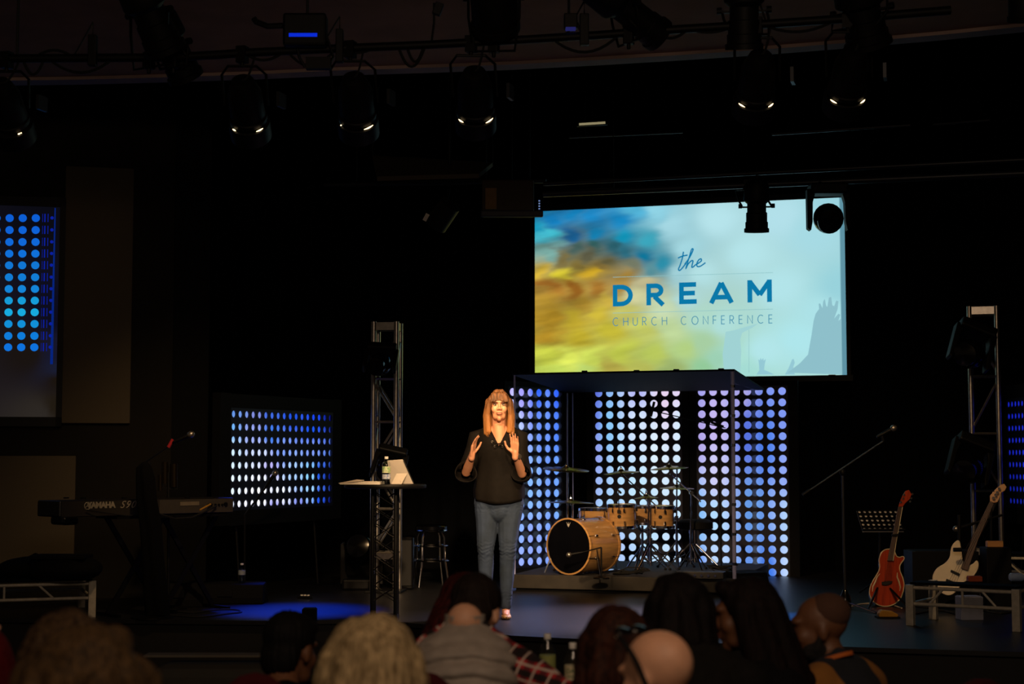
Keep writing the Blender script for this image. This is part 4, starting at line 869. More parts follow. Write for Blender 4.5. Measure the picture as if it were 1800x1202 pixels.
# low portable decks with silver truss edge
def low_deck(label, pA, pB, depth, h, braces, board=None):
    """pA,pB: front corners on the floor"""
    pA, pB = Vector(pA), Vector(pB); u = (pB - pA).normalized(); w = Vector((u.y, -u.x, 0)); L = (pB - pA).length; R = Matrix((u, -w, Z)).transposed()
    t = thing('portable_deck', label, 'stage platform', (pA + pB) / 2, 0, 'low portable platforms with silver truss frames')
    z1 = h - .012
    bd = board or depth; MB().box(pA + u * L / 2 - w * bd / 2 + Z * (h + .008), (L, bd, .016), R).build('deck_board', M['black_cloth'], t, world=True)
    for off in (0, depth):
        for zz_ in ((z1 - .01, h * .53) if not (board and off) else ()): MB().cyl(pA - w * off + Z * zz_, pB - w * off + Z * zz_, .013, n=10).build('rail', M['alu_paint'], t, world=True, smooth=True)
        for e_ in (pA, pB): MB().box(e_ - w * off + Z * (h / 2), (.055, .055, h), R).build('leg', M['alu_paint'], t, world=True, bevel=.004)
        for a, b in (braces if not (board and off) else ()): MB().cyl(pA + u * L * a - w * off + Z * (z1 - .01), pA + u * L * b - w * off + Z * h * .53, .009, n=8).build('brace', M['alu_paint'], t, world=True)
    for e_ in (pA, pB):
        for zz_ in (z1 - .01, h * .53): MB().cyl(e_ + Z * zz_, e_ - w * depth + Z * zz_, .013, n=10).build('side_rail', M['alu_paint'], t, world=True)
    return t
pB = on_z(161, 1085, STAGE); pA = on_z(-290, 1100, STAGE); hL = at(161, 1020, depth_of(pB)).z - STAGE
low_deck('low silver-framed black platform at the far left holding gear bags', pA, pB, .85, hL, ((.4, .3), (.52, .45), (.645, .645), (.78, .845)))
pA = on_z(1601, 1099, STAGE); pB = on_z(1788, 1110, STAGE); hR = at(1601, 1027, depth_of(pA)).z - STAGE
pC = pA + (pB - pA) * 1.0
low_deck('low silver-framed black platform at the right below the bass guitar', pA, pC, .5, hR, ((.32, .18), (.5, .5), (.68, .82)), board=.22)
q3 = on_z(1800, 1050, STAGE); q4 = q3 + X * 1.2; q0 = on_z(1745, 1046, STAGE)
low_deck('raised second silver-framed platform behind the right one, near the tower', q0, q0 + X * 1.0, .4, at(1790, 976, depth_of(q0)).z - STAGE, ((.1, .25), (.4, .4), (.6, .75)))
# equipment bags on the left deck
t = thing('gear_bag', 'long soft black gear bag on the left platform', 'bag', at(85, 1016, 12.1))
zt = STAGE + hL + .018
c = at(85, 1005, 12.2); c.z = zt
def blob(name, c_, rad, t_, m='matte', voxel=.012, mt=None):
    mb = MB(); mb.ell((0, 0, 0), rad, None, 24, 14)
    for v in mb.v:
        f = 1 + .07 * noise.noise(v * 9); v.x *= f; v.y *= f
        v.z = max(v.z * 1.1, -rad[2] * .75)
    if mt is not None: mb.v = [mt @ v for v in mb.v]
    mb.v = [v + Vector(c_) + Z * rad[2] * .75 for v in mb.v]
    return mb.build(name, M[m], t_, world=True, smooth=True, sharp=80)
Rw = Matrix.Rotation(YAW, 3, 'Z')
blob('bag_body', c - RT * .05, (.34, .2, .085), t, mt=Rw); MB().tube([c - RT * .2 + Z * .12, c - RT * .1 + Z * .17, c + Z * .13], .01, 6).build('carry_handle', M['matte'], t, world=True)
t = thing('gear_case', 'flat black case lying on the right half of the soft bag', 'case', c + RT * .16)
blob('case_body', c + RT * .2 - FH * .25, (.27, .18, .1), t, mt=Rw); MB().box(c + RT * .17 - FH * .25 + Z * .165, (.4, .26, .03), Rw).build('lid', M['matte'], t, world=True, bevel=.008)
# floor monitors
def wedge(label, px, py, w=.55, d=.4, h=.34, rz=0., colr='matte', grp='floor monitor wedges', zz0=STAGE, dd=0.):
    p_ = on_z(px, py, zz0); t = thing('floor_monitor', label, 'speaker', p_, YAW + rz, grp)
    prof = [(0, 0), (d, 0), (d, h * .45), (d * .62, h), (d * .1, h * .95), (0, h * .3)]
    MB().prism(prof, (-w / 2, 0, 0), (0, 1, 0), (0, 0, 1), (1, 0, 0), w).build('cabinet', M[colr], t, bevel=.008)
    a = Vector((0, d, h * .45)); b = Vector((0, d * .62, h)); nn = Vector((0, h * .55, d * .38)).normalized()
    MB().add([Vector((sx * w * .45, 0, 0)) + (a.lerp(b, k)) + nn * z_ for z_ in (.0, .01) for sx, k in ((-1, .08), (1, .08), (1, .92), (-1, .92))], [(0, 1, 2, 3), (7, 6, 5, 4), (0, 4, 5, 1), (1, 5, 6, 2), (2, 6, 7, 3), (3, 7, 4, 0)]).build('grille', M['black'], t)
    MB().box((0, -.004, h * .55), (.12, .01, .06)).build('socket_plate', M['black'], t)
    return t
wedge('black floor monitor with a small bottle on it, below the small dotted panel', 395, 1062, .62, .3, .17, 0, 'matte')
wedge('dark floor monitor at the right corner of the drum platform', 1330, 1046, .30, .4, .20, .5)
wedge('dark floor monitor under the keyboard right half', 310, 1068, .42, .3, .2, .2)
# scattered small leads on the stage floor
def floor_lead(label, pts, r=.006, m='rubber', z=STAGE):
    w_ = [on_z(a, b, z) + Z * r for a, b in pts]; o = []
    P = w_
    for i in range(len(P) - 1):
        p0, p1, p2, p3 = P[max(i - 1, 0)], P[i], P[i + 1], P[min(i + 2, len(P) - 1)]
        for j in range(6):
            t_ = j / 6; o.append(.5 * ((2 * p1) + (p2 - p0) * t_ + (2 * p0 - 5 * p1 + 4 * p2 - p3) * t_ * t_ + (3 * p1 - p0 - 3 * p2 + p3) * t_ ** 3))
    return cable(label, o + [P[-1]], r, m, 'leads lying on the stage')
floor_lead('coiled black lead on the blue-lit floor at the left', [(235, 1082), (300, 1083), (350, 1086), (400, 1080), (424, 1077), (415, 1073), (380, 1073), (340, 1078), (300, 1075)], .007)
floor_lead('grey lead curling from the base of the red guitar', [(1486, 1072), (1500, 1066), (1520, 1062), (1560, 1063), (1585, 1070)], .006, 'alu_paint')
floor_lead('black lead tangle on the floor under the right platform', [(1610, 1080), (1650, 1074), (1690, 1082), (1720, 1074), (1760, 1080), (1790, 1073)], .008)
floor_lead('second black lead tangle behind the right platform leg', [(1600, 1066), (1640, 1070), (1700, 1062), (1740, 1072), (1700, 1078), (1640, 1074)], .008)
t = thing('microphone', 'small pale capsule lying upright near the left blue pool of light', 'microphone', on_z(465, 1054, STAGE)); MB().cyl(on_z(465, 1054, STAGE), at(465, 1043, depth_of(on_z(465, 1054, STAGE))), .01).build('capsule', M['alu_paint'], t, world=True); MB().lathe([(.03, 0), (.03, .008), (.01, .012)], on_z(465, 1054, STAGE), Z, 12).build('base', M['black'], t, world=True)
t = thing('power_strip', 'small white-topped plug strip on the floor below the dotted panel', 'power strip', on_z(536, 1052, STAGE)); MB().box((0, 0, .012), (.12, .05, .024)).build('strip_body', M['black'], t, bevel=.004)
for i in (-1, 0, 1): MB().cyl((i * .03, 0, .024), (i * .03, 0, .034), .012, n=8).build('plug', M['white'], t)
# second mic in front of the dotted panel
q = on_z(468, 1045, STAGE); dq2 = 13.6
t = thing('microphone_stand', 'thin microphone stand crossing the small dotted panel', 'microphone stand', at(440, 1050, 13.2))
b_ = on_z(430, 1048, STAGE); db = depth_of(b_)
MB().lathe([(.12, 0), (.12, .012), (.02, .03)], b_, Z, 20).build('round_base', M['black'], t, world=True)
MB().cyl(b_, at(430, 905, db), .01).build('pole', M['black'], t, world=True); MB().cyl(at(430, 905, db), at(466, 858, db), .008).build('boom_arm', M['black'], t, world=True); mic(t, at(466, 858, db), at(478, 840, db) - at(466, 858, db), 1.0)
# ================================================================ DRUM PLATFORM, SHIELD, KIT
RA = on_z(1294, 1047, STAGE); RY = RA.y; RLx = on_y(899, 1040, RY).x; RX = RA.x
RZ = at(1294, 1018, depth_of(RA)).z; RDEP = min(2.15, YB - RY - .08)
t = thing('drum_platform', 'low dark scuffed platform under the drum kit and clear shield', 'platform', ((RLx + RX) / 2, RY, STAGE))
MB().box(((RLx + RX) / 2, RY + RDEP / 2, (STAGE + .02 + RZ) / 2), (RX - RLx, RDEP, RZ - STAGE - .02)).build('platform_body', M['riser'], t, world=True, bevel=.006)
MB().box(((RLx + RX) / 2, RY + RDEP / 2 + .02, STAGE + .01), (RX - RLx - .06, RDEP - .06, .02)).build('plinth', M['matte'], t, world=True)
SX0 = RLx + .015; SX1 = RX - .02; SY0 = RY + .05; SY1 = min(SY0 + 1.9, YB - .12)
SZ1 = on_y(1290, 653, SY0).z
M['acrylic'] = glass('clear_acrylic', '#fcfdff', .03, ior=1.1)
M['post'] = mat('lilac_post', '#b8bcf4', .5, 0, scale=10)
M['roof'] = mat('roof_navy', '#040812', .7, .0, spec=.1, scale=4, var=.3)
t = thing('drum_shield', 'clear acrylic shield box with dark lid around the drum kit', 'drum shield', ((SX0 + SX1) / 2, SY0, RZ), 0)
H_ = SZ1 - RZ
for i in range(2):
    x0 = SX0 + (SX1 - SX0) * i / 2; x1 = SX0 + (SX1 - SX0) * (i + 1) / 2
    MB().box(((x0 + x1) / 2, SY0, RZ + H_ / 2), (x1 - x0 - .012, .008, H_ - .004)).build('front_sheet', M['acrylic'], t, world=True)
for xx in (SX0, SX1):
    for i in range(2):
        y0 = SY0 + (SY1 - SY0) * i / 2; y1 = SY0 + (SY1 - SY0) * (i + 1) / 2
        MB().box((xx, (y0 + y1) / 2, RZ + (H_ - .1) / 2), (.008, y1 - y0 - .012, H_ - .1)).build('side_sheet', M['acrylic'], t, world=True)
for xx, yy, m_, hh, r_ in ((SX1, SY0, 'post', H_, .0175), (SX0, SY0, 'post', H_, .009), (SX1, SY1, 'acrylic', H_ - .09, .011), (SX0, SY1, 'post', H_ - .09, .008), (SX0 + .06, SY1, 'post', H_ - .09, .005)):
    MB().cyl((xx, yy, RZ), (xx, yy, RZ + hh), r_, n=10).build('corner_post', M[m_], t, world=True, smooth=True)
for i in range(7):
    z_ = RZ + H_ * (i + .5) / 7
    MB().cyl((SX1, SY0, z_ - .012), (SX1, SY0, z_ + .012), .021, n=10).build('hinge', M['chrome'], t, world=True)
    MB().box((SX0 + .0, SY0, z_), (.03, .016, .03)).build('hinge', M['acrylic'], t, world=True)
rv = []
for x_, y_, z_ in ((SX0 - .02, SY0 - .02, SZ1), (SX1 + .02, SY0 - .02, SZ1 + .005), (SX1 + .02, SY1 + .02, SZ1 - .085), (SX0 - .02, SY1 + .02, SZ1 - .085)): rv.append(Vector((x_, y_, z_)))
MB().add(rv + [q + Z * .016 for q in rv], [(0, 1, 2, 3), (7, 6, 5, 4), (0, 4, 5, 1), (1, 5, 6, 2), (2, 6, 7, 3), (3, 7, 4, 0)]).build('lid', M['roof'], t, world=True)
for k, (xx, d_) in enumerate(((.33, .02), (.57, .015), (.75, .02), (.95, .02))): MB().box((SX0 + (SX1 - SX0) * xx, SY0, SZ1 + .02), (.05, .03, d_)).build('lid_clip', M['black'], t, world=True, bevel=.004)

def drum(label, c, axis, r, L, group='maple drums of the kit', front=None, nl=8, name='drum', badge=None, legs=None):
    c = Vector(c); axis = Vector(axis).normalized(); t = thing(name, label, 'drum', c, 0, group)
    MB().lathe([(r - .012, -L / 2), (r, -L / 2), (r, L / 2), (r - .012, L / 2), (r - .012, -L / 2 + .001)], c, axis, 40).build('shell', M['maple'], t, world=True, smooth=True)
    for s_ in (-1, 1):
        MB().lathe([(r * .96, .004), (r * .99, .007), (r * .985, -.004), (.001, -.004)] if False else [(r - .004, 0), (.001, 0.002)], c + axis * (L / 2 + .003) * s_, axis * s_, 40).build('drumhead', M['white'] if front is None or s_ < 0 else front, t, world=True)
        MB().lathe([(r - .004, -.012), (r + .008, -.014), (r + .01, .008), (r - .004, .012)], c + axis * (L / 2) * s_, axis * s_, 40, closed=True).build('hoop', M['chrome'] if name != 'bass_drum' else M['maple'], t, world=True, smooth=True)
    u, v, d = frame_of(axis)
    for i in range(nl):
        a = 2 * PI * (i + .5) / nl; n = u * math.cos(a) + v * math.sin(a)
        for s_ in (-1, 1):
            p = c + n * (r + .012) + axis * s_ * L * .28
            MB().cyl(p - axis * .016, p + axis * .016, .009, n=8).cyl(p, c + n * (r + .012) + axis * s_ * (L / 2 + .012), .003, n=6).build('lug', M['chrome'], t, world=True)
    if badge is not None: MB().lathe([(.018, 0), (.016, .003), (.001, .003)], c + badge * r, badge, 16).build('badge', M['black'], t, world=True)
    return t
DK = 14.42
kc = at(1000, 955, DK); kr = .245; kc.z = RZ + kr + .012
kax = -(RT * .64 + FH * .77)                          # towards the front head
blackhead = mat('black_drumhead', '#08080c', .12)
kl = .44; kcen = kc - kax * kl / 2
kt = drum('large maple bass drum with black front head', kcen, kax, kr, kl, front=blackhead, nl=8, name='bass_drum')
# badge lettering on the head: simple crown-like printed mark
ku_ = Vector((-kax.y, kax.x, 0)).normalized(); kf_ = kc + kax * .006
MB().lathe([(.012, 0), (.012, .001)], kf_ + Z * kr * .78, kax, 12).build('printed_mark', M['alu_paint'], kt, world=True)
for a_ in (-1, 0, 1): MB().beam(kf_ + Z * kr * .70, kf_ + Z * kr * .88 + ku_ * a_ * .022, .003, .001, up=kax).build('printed_mark', M['alu_paint'], kt, world=True)
for s_ in (-1, 1):
    a = kcen + kax * .12 + ku_ * kr * s_ * .93; b = a + ku_ * s_ * .09 + kax * .05; b.z = RZ + .006
    MB().cyl(a, b, .008, n=8).build('spur_leg', M['chrome'], kt, world=True)
ZT = Z
DT = 14.75
def dz(px, py, D): return at(px, py, D)
pxm = 2800
c1 = dz(1093, 907, DT); drum('small maple rack tom with black badge, left of the pair above the bass drum', c1, (RT * -.03 + Z + FH * -.02), .128, .2, badge=-(FH * .97 + RT * .25).normalized())
c2 = dz(1164, 908, DT + .05); drum('small maple rack tom, right of the pair', c2, (RT * .02 + Z + FH * -.03), .108, .185, badge=-(FH * .97 + RT * .25).normalized())
c3 = dz(1129, 905, DT + .5); drum('maple snare drum behind the gap between the two rack toms', c3, Z, .15, .16)
snare_stand = thing('drum_stand', 'chrome basket stand under the snare drum', 'stand', (c3.x, c3.y, RZ), 0, 'chrome drum hardware')
MB().cyl((c3.x, c3.y, RZ), (c3.x, c3.y, c3.z - .1), .012).build('pole', M['chrome'], snare_stand, world=True, smooth=True)
for k in range(3):
    a = 2 * PI * k / 3 + .4; MB().cyl((c3.x, c3.y, RZ + .22), (c3.x + .22 * math.cos(a), c3.y + .22 * math.sin(a), RZ + .008), .008).build('leg', M['chrome'], snare_stand, world=True)
    MB().tube([(c3.x, c3.y, c3.z - .16), (c3.x + .13 * math.cos(a), c3.y + .13 * math.sin(a), c3.z - .1), (c3.x + .155 * math.cos(a), c3.y + .155 * math.sin(a), c3.z - .07)], .007, 6).build('basket_arm', M['chrome'], snare_stand, world=True)
c4 = dz(1052, 922, 15.35); c4.z = max(c4.z, RZ + .3); ft = drum('maple floor tom behind the bass drum at the left', c4, Z, .185, .3, nl=6)
for k in range(3):
    a = 2 * PI * k / 3 + .8; x_, y_ = c4.x + .2 * math.cos(a), c4.y + .2 * math.sin(a); MB().cyl((x_, y_, c4.z), (x_, y_, RZ), .007, n=8).build('leg', M['chrome'], ft, world=True)
def tripod(label, px, D, top_py, boom=None, spread=.2, group='chrome drum hardware', m='chrome', dpx=0):
    b = at(px, 1005, D); b.z = RZ; top = at(px, top_py, D); top.x += 0
    t = thing('cymbal_stand', label, 'stand', b, 0, group)
    MB().cyl(b + Z * .06, b + Z * ((top.z - b.z) * .5), .013, n=10).build('lower_tube', M[m], t, world=True, smooth=True)
    MB().cyl(b + Z * ((top.z - b.z) * .5), top, .008, n=10).build('upper_tube', M[m], t, world=True, smooth=True)
    MB().cyl(b + Z * ((top.z - b.z) * .48), b + Z * ((top.z - b.z) * .52), .018, n=10).build('collar', M[m], t, world=True)
    for k in range(3):
        a = 2 * PI * k / 3 + px * .013; e_ = b + Vector((math.cos(a), math.sin(a), 0)) * spread
        MB().tube([b + Z * .26, e_ + Z * .012], .007, 8).build('leg', M[m], t, world=True)
        MB().tube([b + Z * .09, b.lerp(e_, .5) + Z * .13], .005, 6).build('brace', M[m], t, world=True)
        MB().ell(e_ + Z * .012, (.014, .014, .012)).build('rubber_foot', M['rubber'], t, world=True)
    if boom:
        p0, p1 = at(*boom[0]), at(*boom[1]); MB().cyl(p0, p1, .006, n=8).build('boom_arm', M[m], t, world=True); j = top
        MB().cyl(j - FH * .02, j + FH * .02, .02, n=10).build('tilter', M[m], t, world=True)
        t['top'] = 0; del t['top']
    return t, top
def cymbal(label, px, py, D, r, tilt=(0, 0), stand=None):
    c = at(px, py, D); t = thing('cymbal', label, 'cymbal', c, 0, 'bronze cymbals of the kit')
    ax = (Z + RT * tilt[0] + FH * tilt[1]).normalized()
    MB().lathe([(.001, .026), (.012, .025), (.024, .018), (.03, .010), (r * .5, .0), (r * .98, -.012), (r, -.014), (r * .98, -.015), (r * .5, -.004), (.03, .004), (.001, .006)], c, ax, 40).build('plate', M['brass'], t, world=True, smooth=True)
    MB().lathe([(.011, .02), (.013, .026), (.012, .034), (.005, .042), (.005, .06)], c, ax, 12).build('wing_nut', M['chrome'], t, world=True)
    MB().cyl(c + ax * .04, c - ax * .04, .0045, n=8).build('rod', M['chrome'], t, world=True)
    return t
cymbal('large bronze crash cymbal high at the left of the kit with green-blue sheen', 995, 823, 14.75, .215, (.06, -.10))
tripod('chrome cymbal stand at the left of the kit', 998, 14.78, 829)
cymbal('wide bronze ride cymbal just above the bass drum', 1003, 881, 14.5, .21, (.02, .0))
tripod('dark short stand behind the bass drum under the ride cymbal', 1006, 14.95, 884, boom=((1006, 884, 14.95), (1003, 881, 14.5)))
cymbal('bronze crash cymbal over the left rack tom', 1092, 829, 14.95, .17, (-.08, -.04))
tripod('chrome boom stand rising between the rack toms', 1140, 15.05, 876, boom=((1092, 832, 14.95), (1158, 893, 15.1)))
cymbal('bronze crash cymbal over the right rack tom, highest on the right', 1176, 821, 15.0, .18, (-.07, -.05))
tripod('chrome boom stand right of the kit', 1215, 15.0, 866, boom=((1178, 833, 15.0), (1232, 882, 15.0)), spread=.24)
cymbal('darker hi-hat cymbal right of the rack toms, second from top', 1190, 856, 15.3, .165, (.01, -.03))
cymbal('small flat splash cymbal low between the rack toms', 1136, 873, 15.1, .115, (-.04, .0))
tripod('slender dark stand carrying the hi-hat cymbal', 1190, 15.3, 822)
tripod('low chrome tom stand in the middle of the kit', 1144, 14.75, 890, spread=.26)
# drum microphones
def drum_mic(label, base, top, tip, body_to, boom=True):
    b = at(*base); b.z = RZ; t = thing('drum_microphone', label, 'microphone', b, 0, 'microphones around the kit')
    MB().lathe([(.07, 0), (.07, .012), (.015, .02)], b, Z, 16).build('round_base', M['black'], t, world=True)
    tp = at(*top); MB().cyl(b, tp, .008, n=8).build('pole', M['black'], t, world=True); q = at(*tip)
    MB().cyl(tp, q, .006, n=8).build('boom_arm', M['black'], t, world=True); e_ = at(*body_to); mic(t, q, e_ - q, .85)
    return t
drum_mic('black microphone on a short stand aimed at the bass drum head', (1057, 1005, 13.98), (1057, 962, 13.98), (1026, 970, 13.95), (1000, 975, 13.97))
tm = thing('drum_microphone', 'tiny microphone clipped on the left rack tom', 'microphone', dz(1088, 885, DT - .14), 0, 'microphones around the kit')
MB().cyl(dz(1088, 900, DT - .14), dz(1087, 862, DT - .12), .004, n=6).build('gooseneck', M['black'], tm, world=True); MB().cyl(dz(1087, 862, DT - .12), dz(1091, 866, DT - .02), .01, n=8).build('capsule', M['black'], tm, world=True); MB().box(dz(1088, 899, DT - .142), (.03, .012, .03)).build('clip', M['black'], tm, world=True); MB().cyl(dz(1088, 899, DT - .142), dz(1090, 899, DT - .09), .006).build('clamp', M['black'], tm, world=True)
t = thing('overhead_microphone', 'overhead microphone on a long thin boom at the top right inside the shield', 'microphone', at(1268, 1000, 15.3), 0, 'microphones around the kit')
b = at(1268, 1000, 15.3); b.z = RZ; MB().cyl(b, at(1262, 744, 15.3), .007, n=8).build('pole', M['black'], t, world=True); MB().cyl(at(1275, 752, 15.3), at(1148, 722, 15.0), .005, n=8).build('boom_arm', M['black'], t, world=True)
MB().cyl(at(1144, 732, 15.0), at(1150, 706, 15.0), .012, n=10).build('capsule', M['black'], t, world=True); MB().lathe([(.12, 0), (.12, .01), (.01, .02)], b, Z, 18).build('round_base', M['black'], t, world=True)
MB().cyl(at(1250, 742, 15.3), at(1272, 750, 15.3), .012, n=8).build('counterweight', M['black'], t, world=True)
t = thing('drum_throne', 'dark round drum stool half seen behind the right side of the kit', 'stool', at(1222, 985, 15.25) * 1, 0)
c = at(1222, 960, 15.25); c.z = RZ + .42; MB().lathe([(.14, -.05), (.17, -.04), (.17, .02), (.13, .045), (.001, .05)], c, Z, 28).build('seat', M['matte'], t, world=True, smooth=True)
MB().cyl((c.x, c.y, RZ + .06), c - Z * .04, .014).build('pole', M['chrome'], t, world=True)
for k in range(3):
    a = 2 * PI * k / 3; MB().cyl((c.x, c.y, RZ + .24), (c.x + .24 * math.cos(a), c.y + .2 * math.sin(a), RZ + .01), .009).build('leg', M['chrome'], t, world=True)
t = thing('drum_pedal', 'chrome kick pedal at the back of the bass drum', 'pedal', kcen - kax * .32)
p = kcen - kax * .34; p.z = RZ + .01; MB().beam(p + kax * .1, p - kax * .16, .1, .012).build('footboard', M['chrome'], t, world=True); MB().beam(p + kax * .06 + ku_ * .06, p + kax * .06 + ku_ * .06 + Z * .2, .015, .015).build('upright', M['chrome'], t, world=True); MB().beam(p + kax * .06 - ku_ * .06, p + kax * .06 - ku_ * .06 + Z * .2, .015, .015).build('upright', M['chrome'], t, world=True); MB().cyl(p + kax * .06 + Z * .2 - ku_ * .06, p + kax * .06 + Z * .2 + ku_ * .06, .008).build('axle', M['chrome'], t, world=True)
t = thing('stage_box', 'flat grey cable box at the front right of the drum platform', 'box', at(1240, 1010, 14.05))
c = at(1232, 1010, 14.05); c.z = RZ + .03; MB().box(c, (.42, .16, .06)).build('case', mat('grey_box', '#3a3a3c', .5), t, world=True, bevel=.006)
for i in range(6): MB().cyl(c + X * (-.16 + i * .06) - Y * .08, c + X * (-.16 + i * .06) - Y * .092, .012, n=8).build('socket', M['chrome'], t, world=True)
def lead_tangle(label, px, py, D, n, w, sd):
    rnd = random.Random(sd); c0 = at(px, py, D); c0.z = RZ; pts = []
    for i in range(n): a = i * 1.1; pts.append(c0 + Vector((math.cos(a) * w * rnd.uniform(.4, 1), math.sin(a) * w * .5 * rnd.uniform(.4, 1), rnd.uniform(.005, .07))))
    o = MB().tube(pts, .006, 6).build('cable', M['rubber'], None, smooth=True); tag(o, label, 'cable', 'tangled leads in the drum shield')
lead_tangle('tangle of black leads by the shield right corner post', 1268, 1005, 14.8, 22, .16, 3)
lead_tangle('tangle of black leads under the rack toms', 1110, 1003, 14.4, 22, .2, 5)
# ================================================================ RIGHT SIDE: GUITARS, STANDS
def plane_shape(pts, ox, oy, sc, P0, nrm_): return [on_plane(ox + a / sc, oy + b / sc, P0, nrm_) for a, b in pts]
def slab(name, world_pts, back, m, parent, bevel=.004, smooth_=True):
    n = len(world_pts); vs = world_pts + [p + back for p in world_pts]
    return MB().add(vs, [tuple(range(n))[::-1], tuple(range(n, 2 * n))] + [(i, (i + 1) % n, n + (i + 1) % n, n + i) for i in range(n)]).build(name, m, parent, world=True, bevel=bevel)
def spl(pts, n=4):
    P = [Vector(p) for p in pts]; k = len(P); o = []
    for i in range(k):
        p0, p1, p2, p3 = P[i - 1], P[i], P[(i + 1) % k], P[(i + 2) % k]
        for j in range(n):
            t_ = j / n; o.append(tuple(.5 * ((2 * p1) + (p2 - p0) * t_ + (2 * p0 - 5 * p1 + 4 * p2 - p3) * t_ * t_ + (3 * p1 - p0 - 3 * p2 + p3) * t_ ** 3)))
    return o
M['cherry'] = mat('cherry_lacquer', '#b23a14', .18, scale=5, var=.35, stretch=(12, 1, 1), coat=.7)
M['cream'] = mat('cream_lacquer', '#dcc9a4', .3, scale=8, var=.12, coat=.4)
M['rose'] = mat('rosewood', '#4a2a18', .5, scale=12, stretch=(8, 1, 1), var=.3)
M['head_maple'] = mat('maple_head', '#c08c58', .35, scale=8)
M['ivory'] = mat('ivory_binding', '#d8c49a', .4)
DG = depth_of(on_z(1560, 1066, STAGE)) + .02
gn = (-FH * .96 + Z * .28 - RT * .1).normalized(); GP = at(1560, 960, DG + .1); gb = -gn * .08
t = thing('acoustic_guitar', 'cherry red acoustic guitar with cutaway leaning on a stand', 'guitar', on_z(1558, 1064, STAGE))
q_ = lambda pts: plane_shape(pts, 1500, 850, 4.81, GP, gn)
body = spl([(300, 553), (262, 562), (232, 592), (218, 645), (222, 700), (212, 745), (178, 800), (147, 860), (136, 920), (150, 970), (185, 1010), (235, 1033), (290, 1036), (345, 1018), (390, 980), (418, 920), (429, 850), (415, 790), (396, 740), (392, 700), (405, 670), (424, 645), (430, 626), (415, 615), (390, 622), (366, 612), (355, 590), (340, 560)])
slab('body', q_(body), gb, M['cherry'], t, .006)
MB().tube([p + gn * .001 for p in q_(body + body[:1])], .0045, 6, cap=False).build('binding', M['ivory'], t, world=True)
slab('fretboard', [p + gn * .014 for p in q_([(285, 655), (334, 655), (415, 198), (379, 196)])], -gn * .022, M['rose'], t, .002)
slab('neck_edge', [p + gn * .016 for p in q_([(330, 655), (336, 655), (417, 200), (412, 200)])], -gn * .01, M['ivory'], t, 0)
slab('headstock', [p + gn * .005 for p in q_([(379, 196), (415, 198), (440, 165), (478, 130), (492, 90), (470, 52), (440, 62), (415, 100), (393, 150)])], -gn * .018, M['cherry'], t, .003)
slab('bridge', [p + gn * .012 for p in q_([(238, 832), (300, 822), (330, 826), (322, 846), (280, 862), (240, 858)])], -gn * .012, M['black'], t, .002)
for pts in ([(225, 760), (200, 790), (185, 830), (165, 870), (160, 912)], [(372, 752), (370, 790), (386, 830), (397, 875), (392, 908)]):
    MB().tube([p + gn * .003 for p in q_(pts)], [.002, .006, .007, .006, .002], 6).build('sound_hole', M['ivory'], t, world=True)
for k in range(6):
    a = 292 + k * 6; b_ = 384 + k * 4.6; o = MB().tube([p + gn * .017 for p in q_([(258 + k * 11, 840), (b_, 196)])], .0008, 4).build('string', M['chrome'], t, world=True)
for a, b_ in ((400, 160), (420, 130), (428, 100), (478, 155), (488, 128), (497, 92)): MB().cyl(q_([(a, b_)])[0], q_([(a, b_)])[0] + gn * .02, .009, n=8).build('tuning_peg', M['chrome'], t, world=True)
MB().beam(q_([(322, 440)])[0] + gn * .02, q_([(378, 436)])[0] + gn * .02, .02, .015).build('capo', M['black'], t, world=True)
t = thing('guitar_stand', 'black guitar stand cradling the cherry red guitar', 'stand', on_z(1560, 1076, STAGE))
sb = on_z(1560, 1066, STAGE) + FH * .2
MB().cyl(sb + Z * .05, q_([(352, 470)])[0] - gn * .14, .011).build('pole', M['black'], t, world=True)
for a in (-.28, .28): MB().cyl(sb + Z * .2, on_z(1560, 1072, STAGE) + RT * a * .6 - FH * .06 + Z * .008, .009).build('leg', M['black'], t, world=True)
MB().cyl(sb + Z * .2, sb + FH * .25 + Z * .008, .009).build('leg', M['black'], t, world=True)
t = thing('foot_pedal', 'small yellow effect pedal on the floor in front of the red guitar', 'pedal', on_z(1560, 1086, STAGE), YAW)
MB().prism([(-.07, 0), (.07, 0), (.075, .02), (.03, .045), (-.05, .055), (-.07, .03)], (0, -.04, .008), X, Z, Y, .08).build('housing', mat('yellow_plastic', '#c48a28', .5), t, bevel=.008); MB().box((0, 0, .006), (.17, .1, .012)).build('base', M['rubber'], t)
# bass
DB = 12.55
bn = (-FH * .95 + Z * .22 - RT * .25).normalized(); BP = at(1680, 1000, DB)
t = thing('bass_guitar', 'cream white bass guitar with dark neck tilted right on its stand', 'guitar', on_z(1672, 1068, STAGE))
q_ = lambda pts: plane_shape(pts, 1600, 820, 4.005, BP, bn)
body = spl([(330, 518), (300, 545), (285, 585), (275, 640), (238, 682), (190, 712), (160, 758), (157, 805), (178, 848), (215, 885), (260, 905), (305, 895), (345, 852), (382, 812), (430, 785), (465, 745), (482, 700), (478, 668), (462, 660), (445, 680), (420, 690), (392, 685), (372, 660), (362, 600), (350, 530)])
slab('body', q_(body), -bn * .042, M['cream'], t, .008)
slab('fretboard', [p + bn * .02 for p in q_([(358, 720), (405, 735), (478, 520), (590, 262), (560, 246), (440, 490)])], -bn * .025, M['rose'], t, .003)
slab('headstock', [p + bn * .004 for p in q_([(590, 256), (562, 246), (560, 205), (600, 160), (636, 127), (662, 121), (679, 145), (666, 170), (642, 182), (628, 222), (614, 250)])], -bn * .016, M['head_maple'], t, .003)
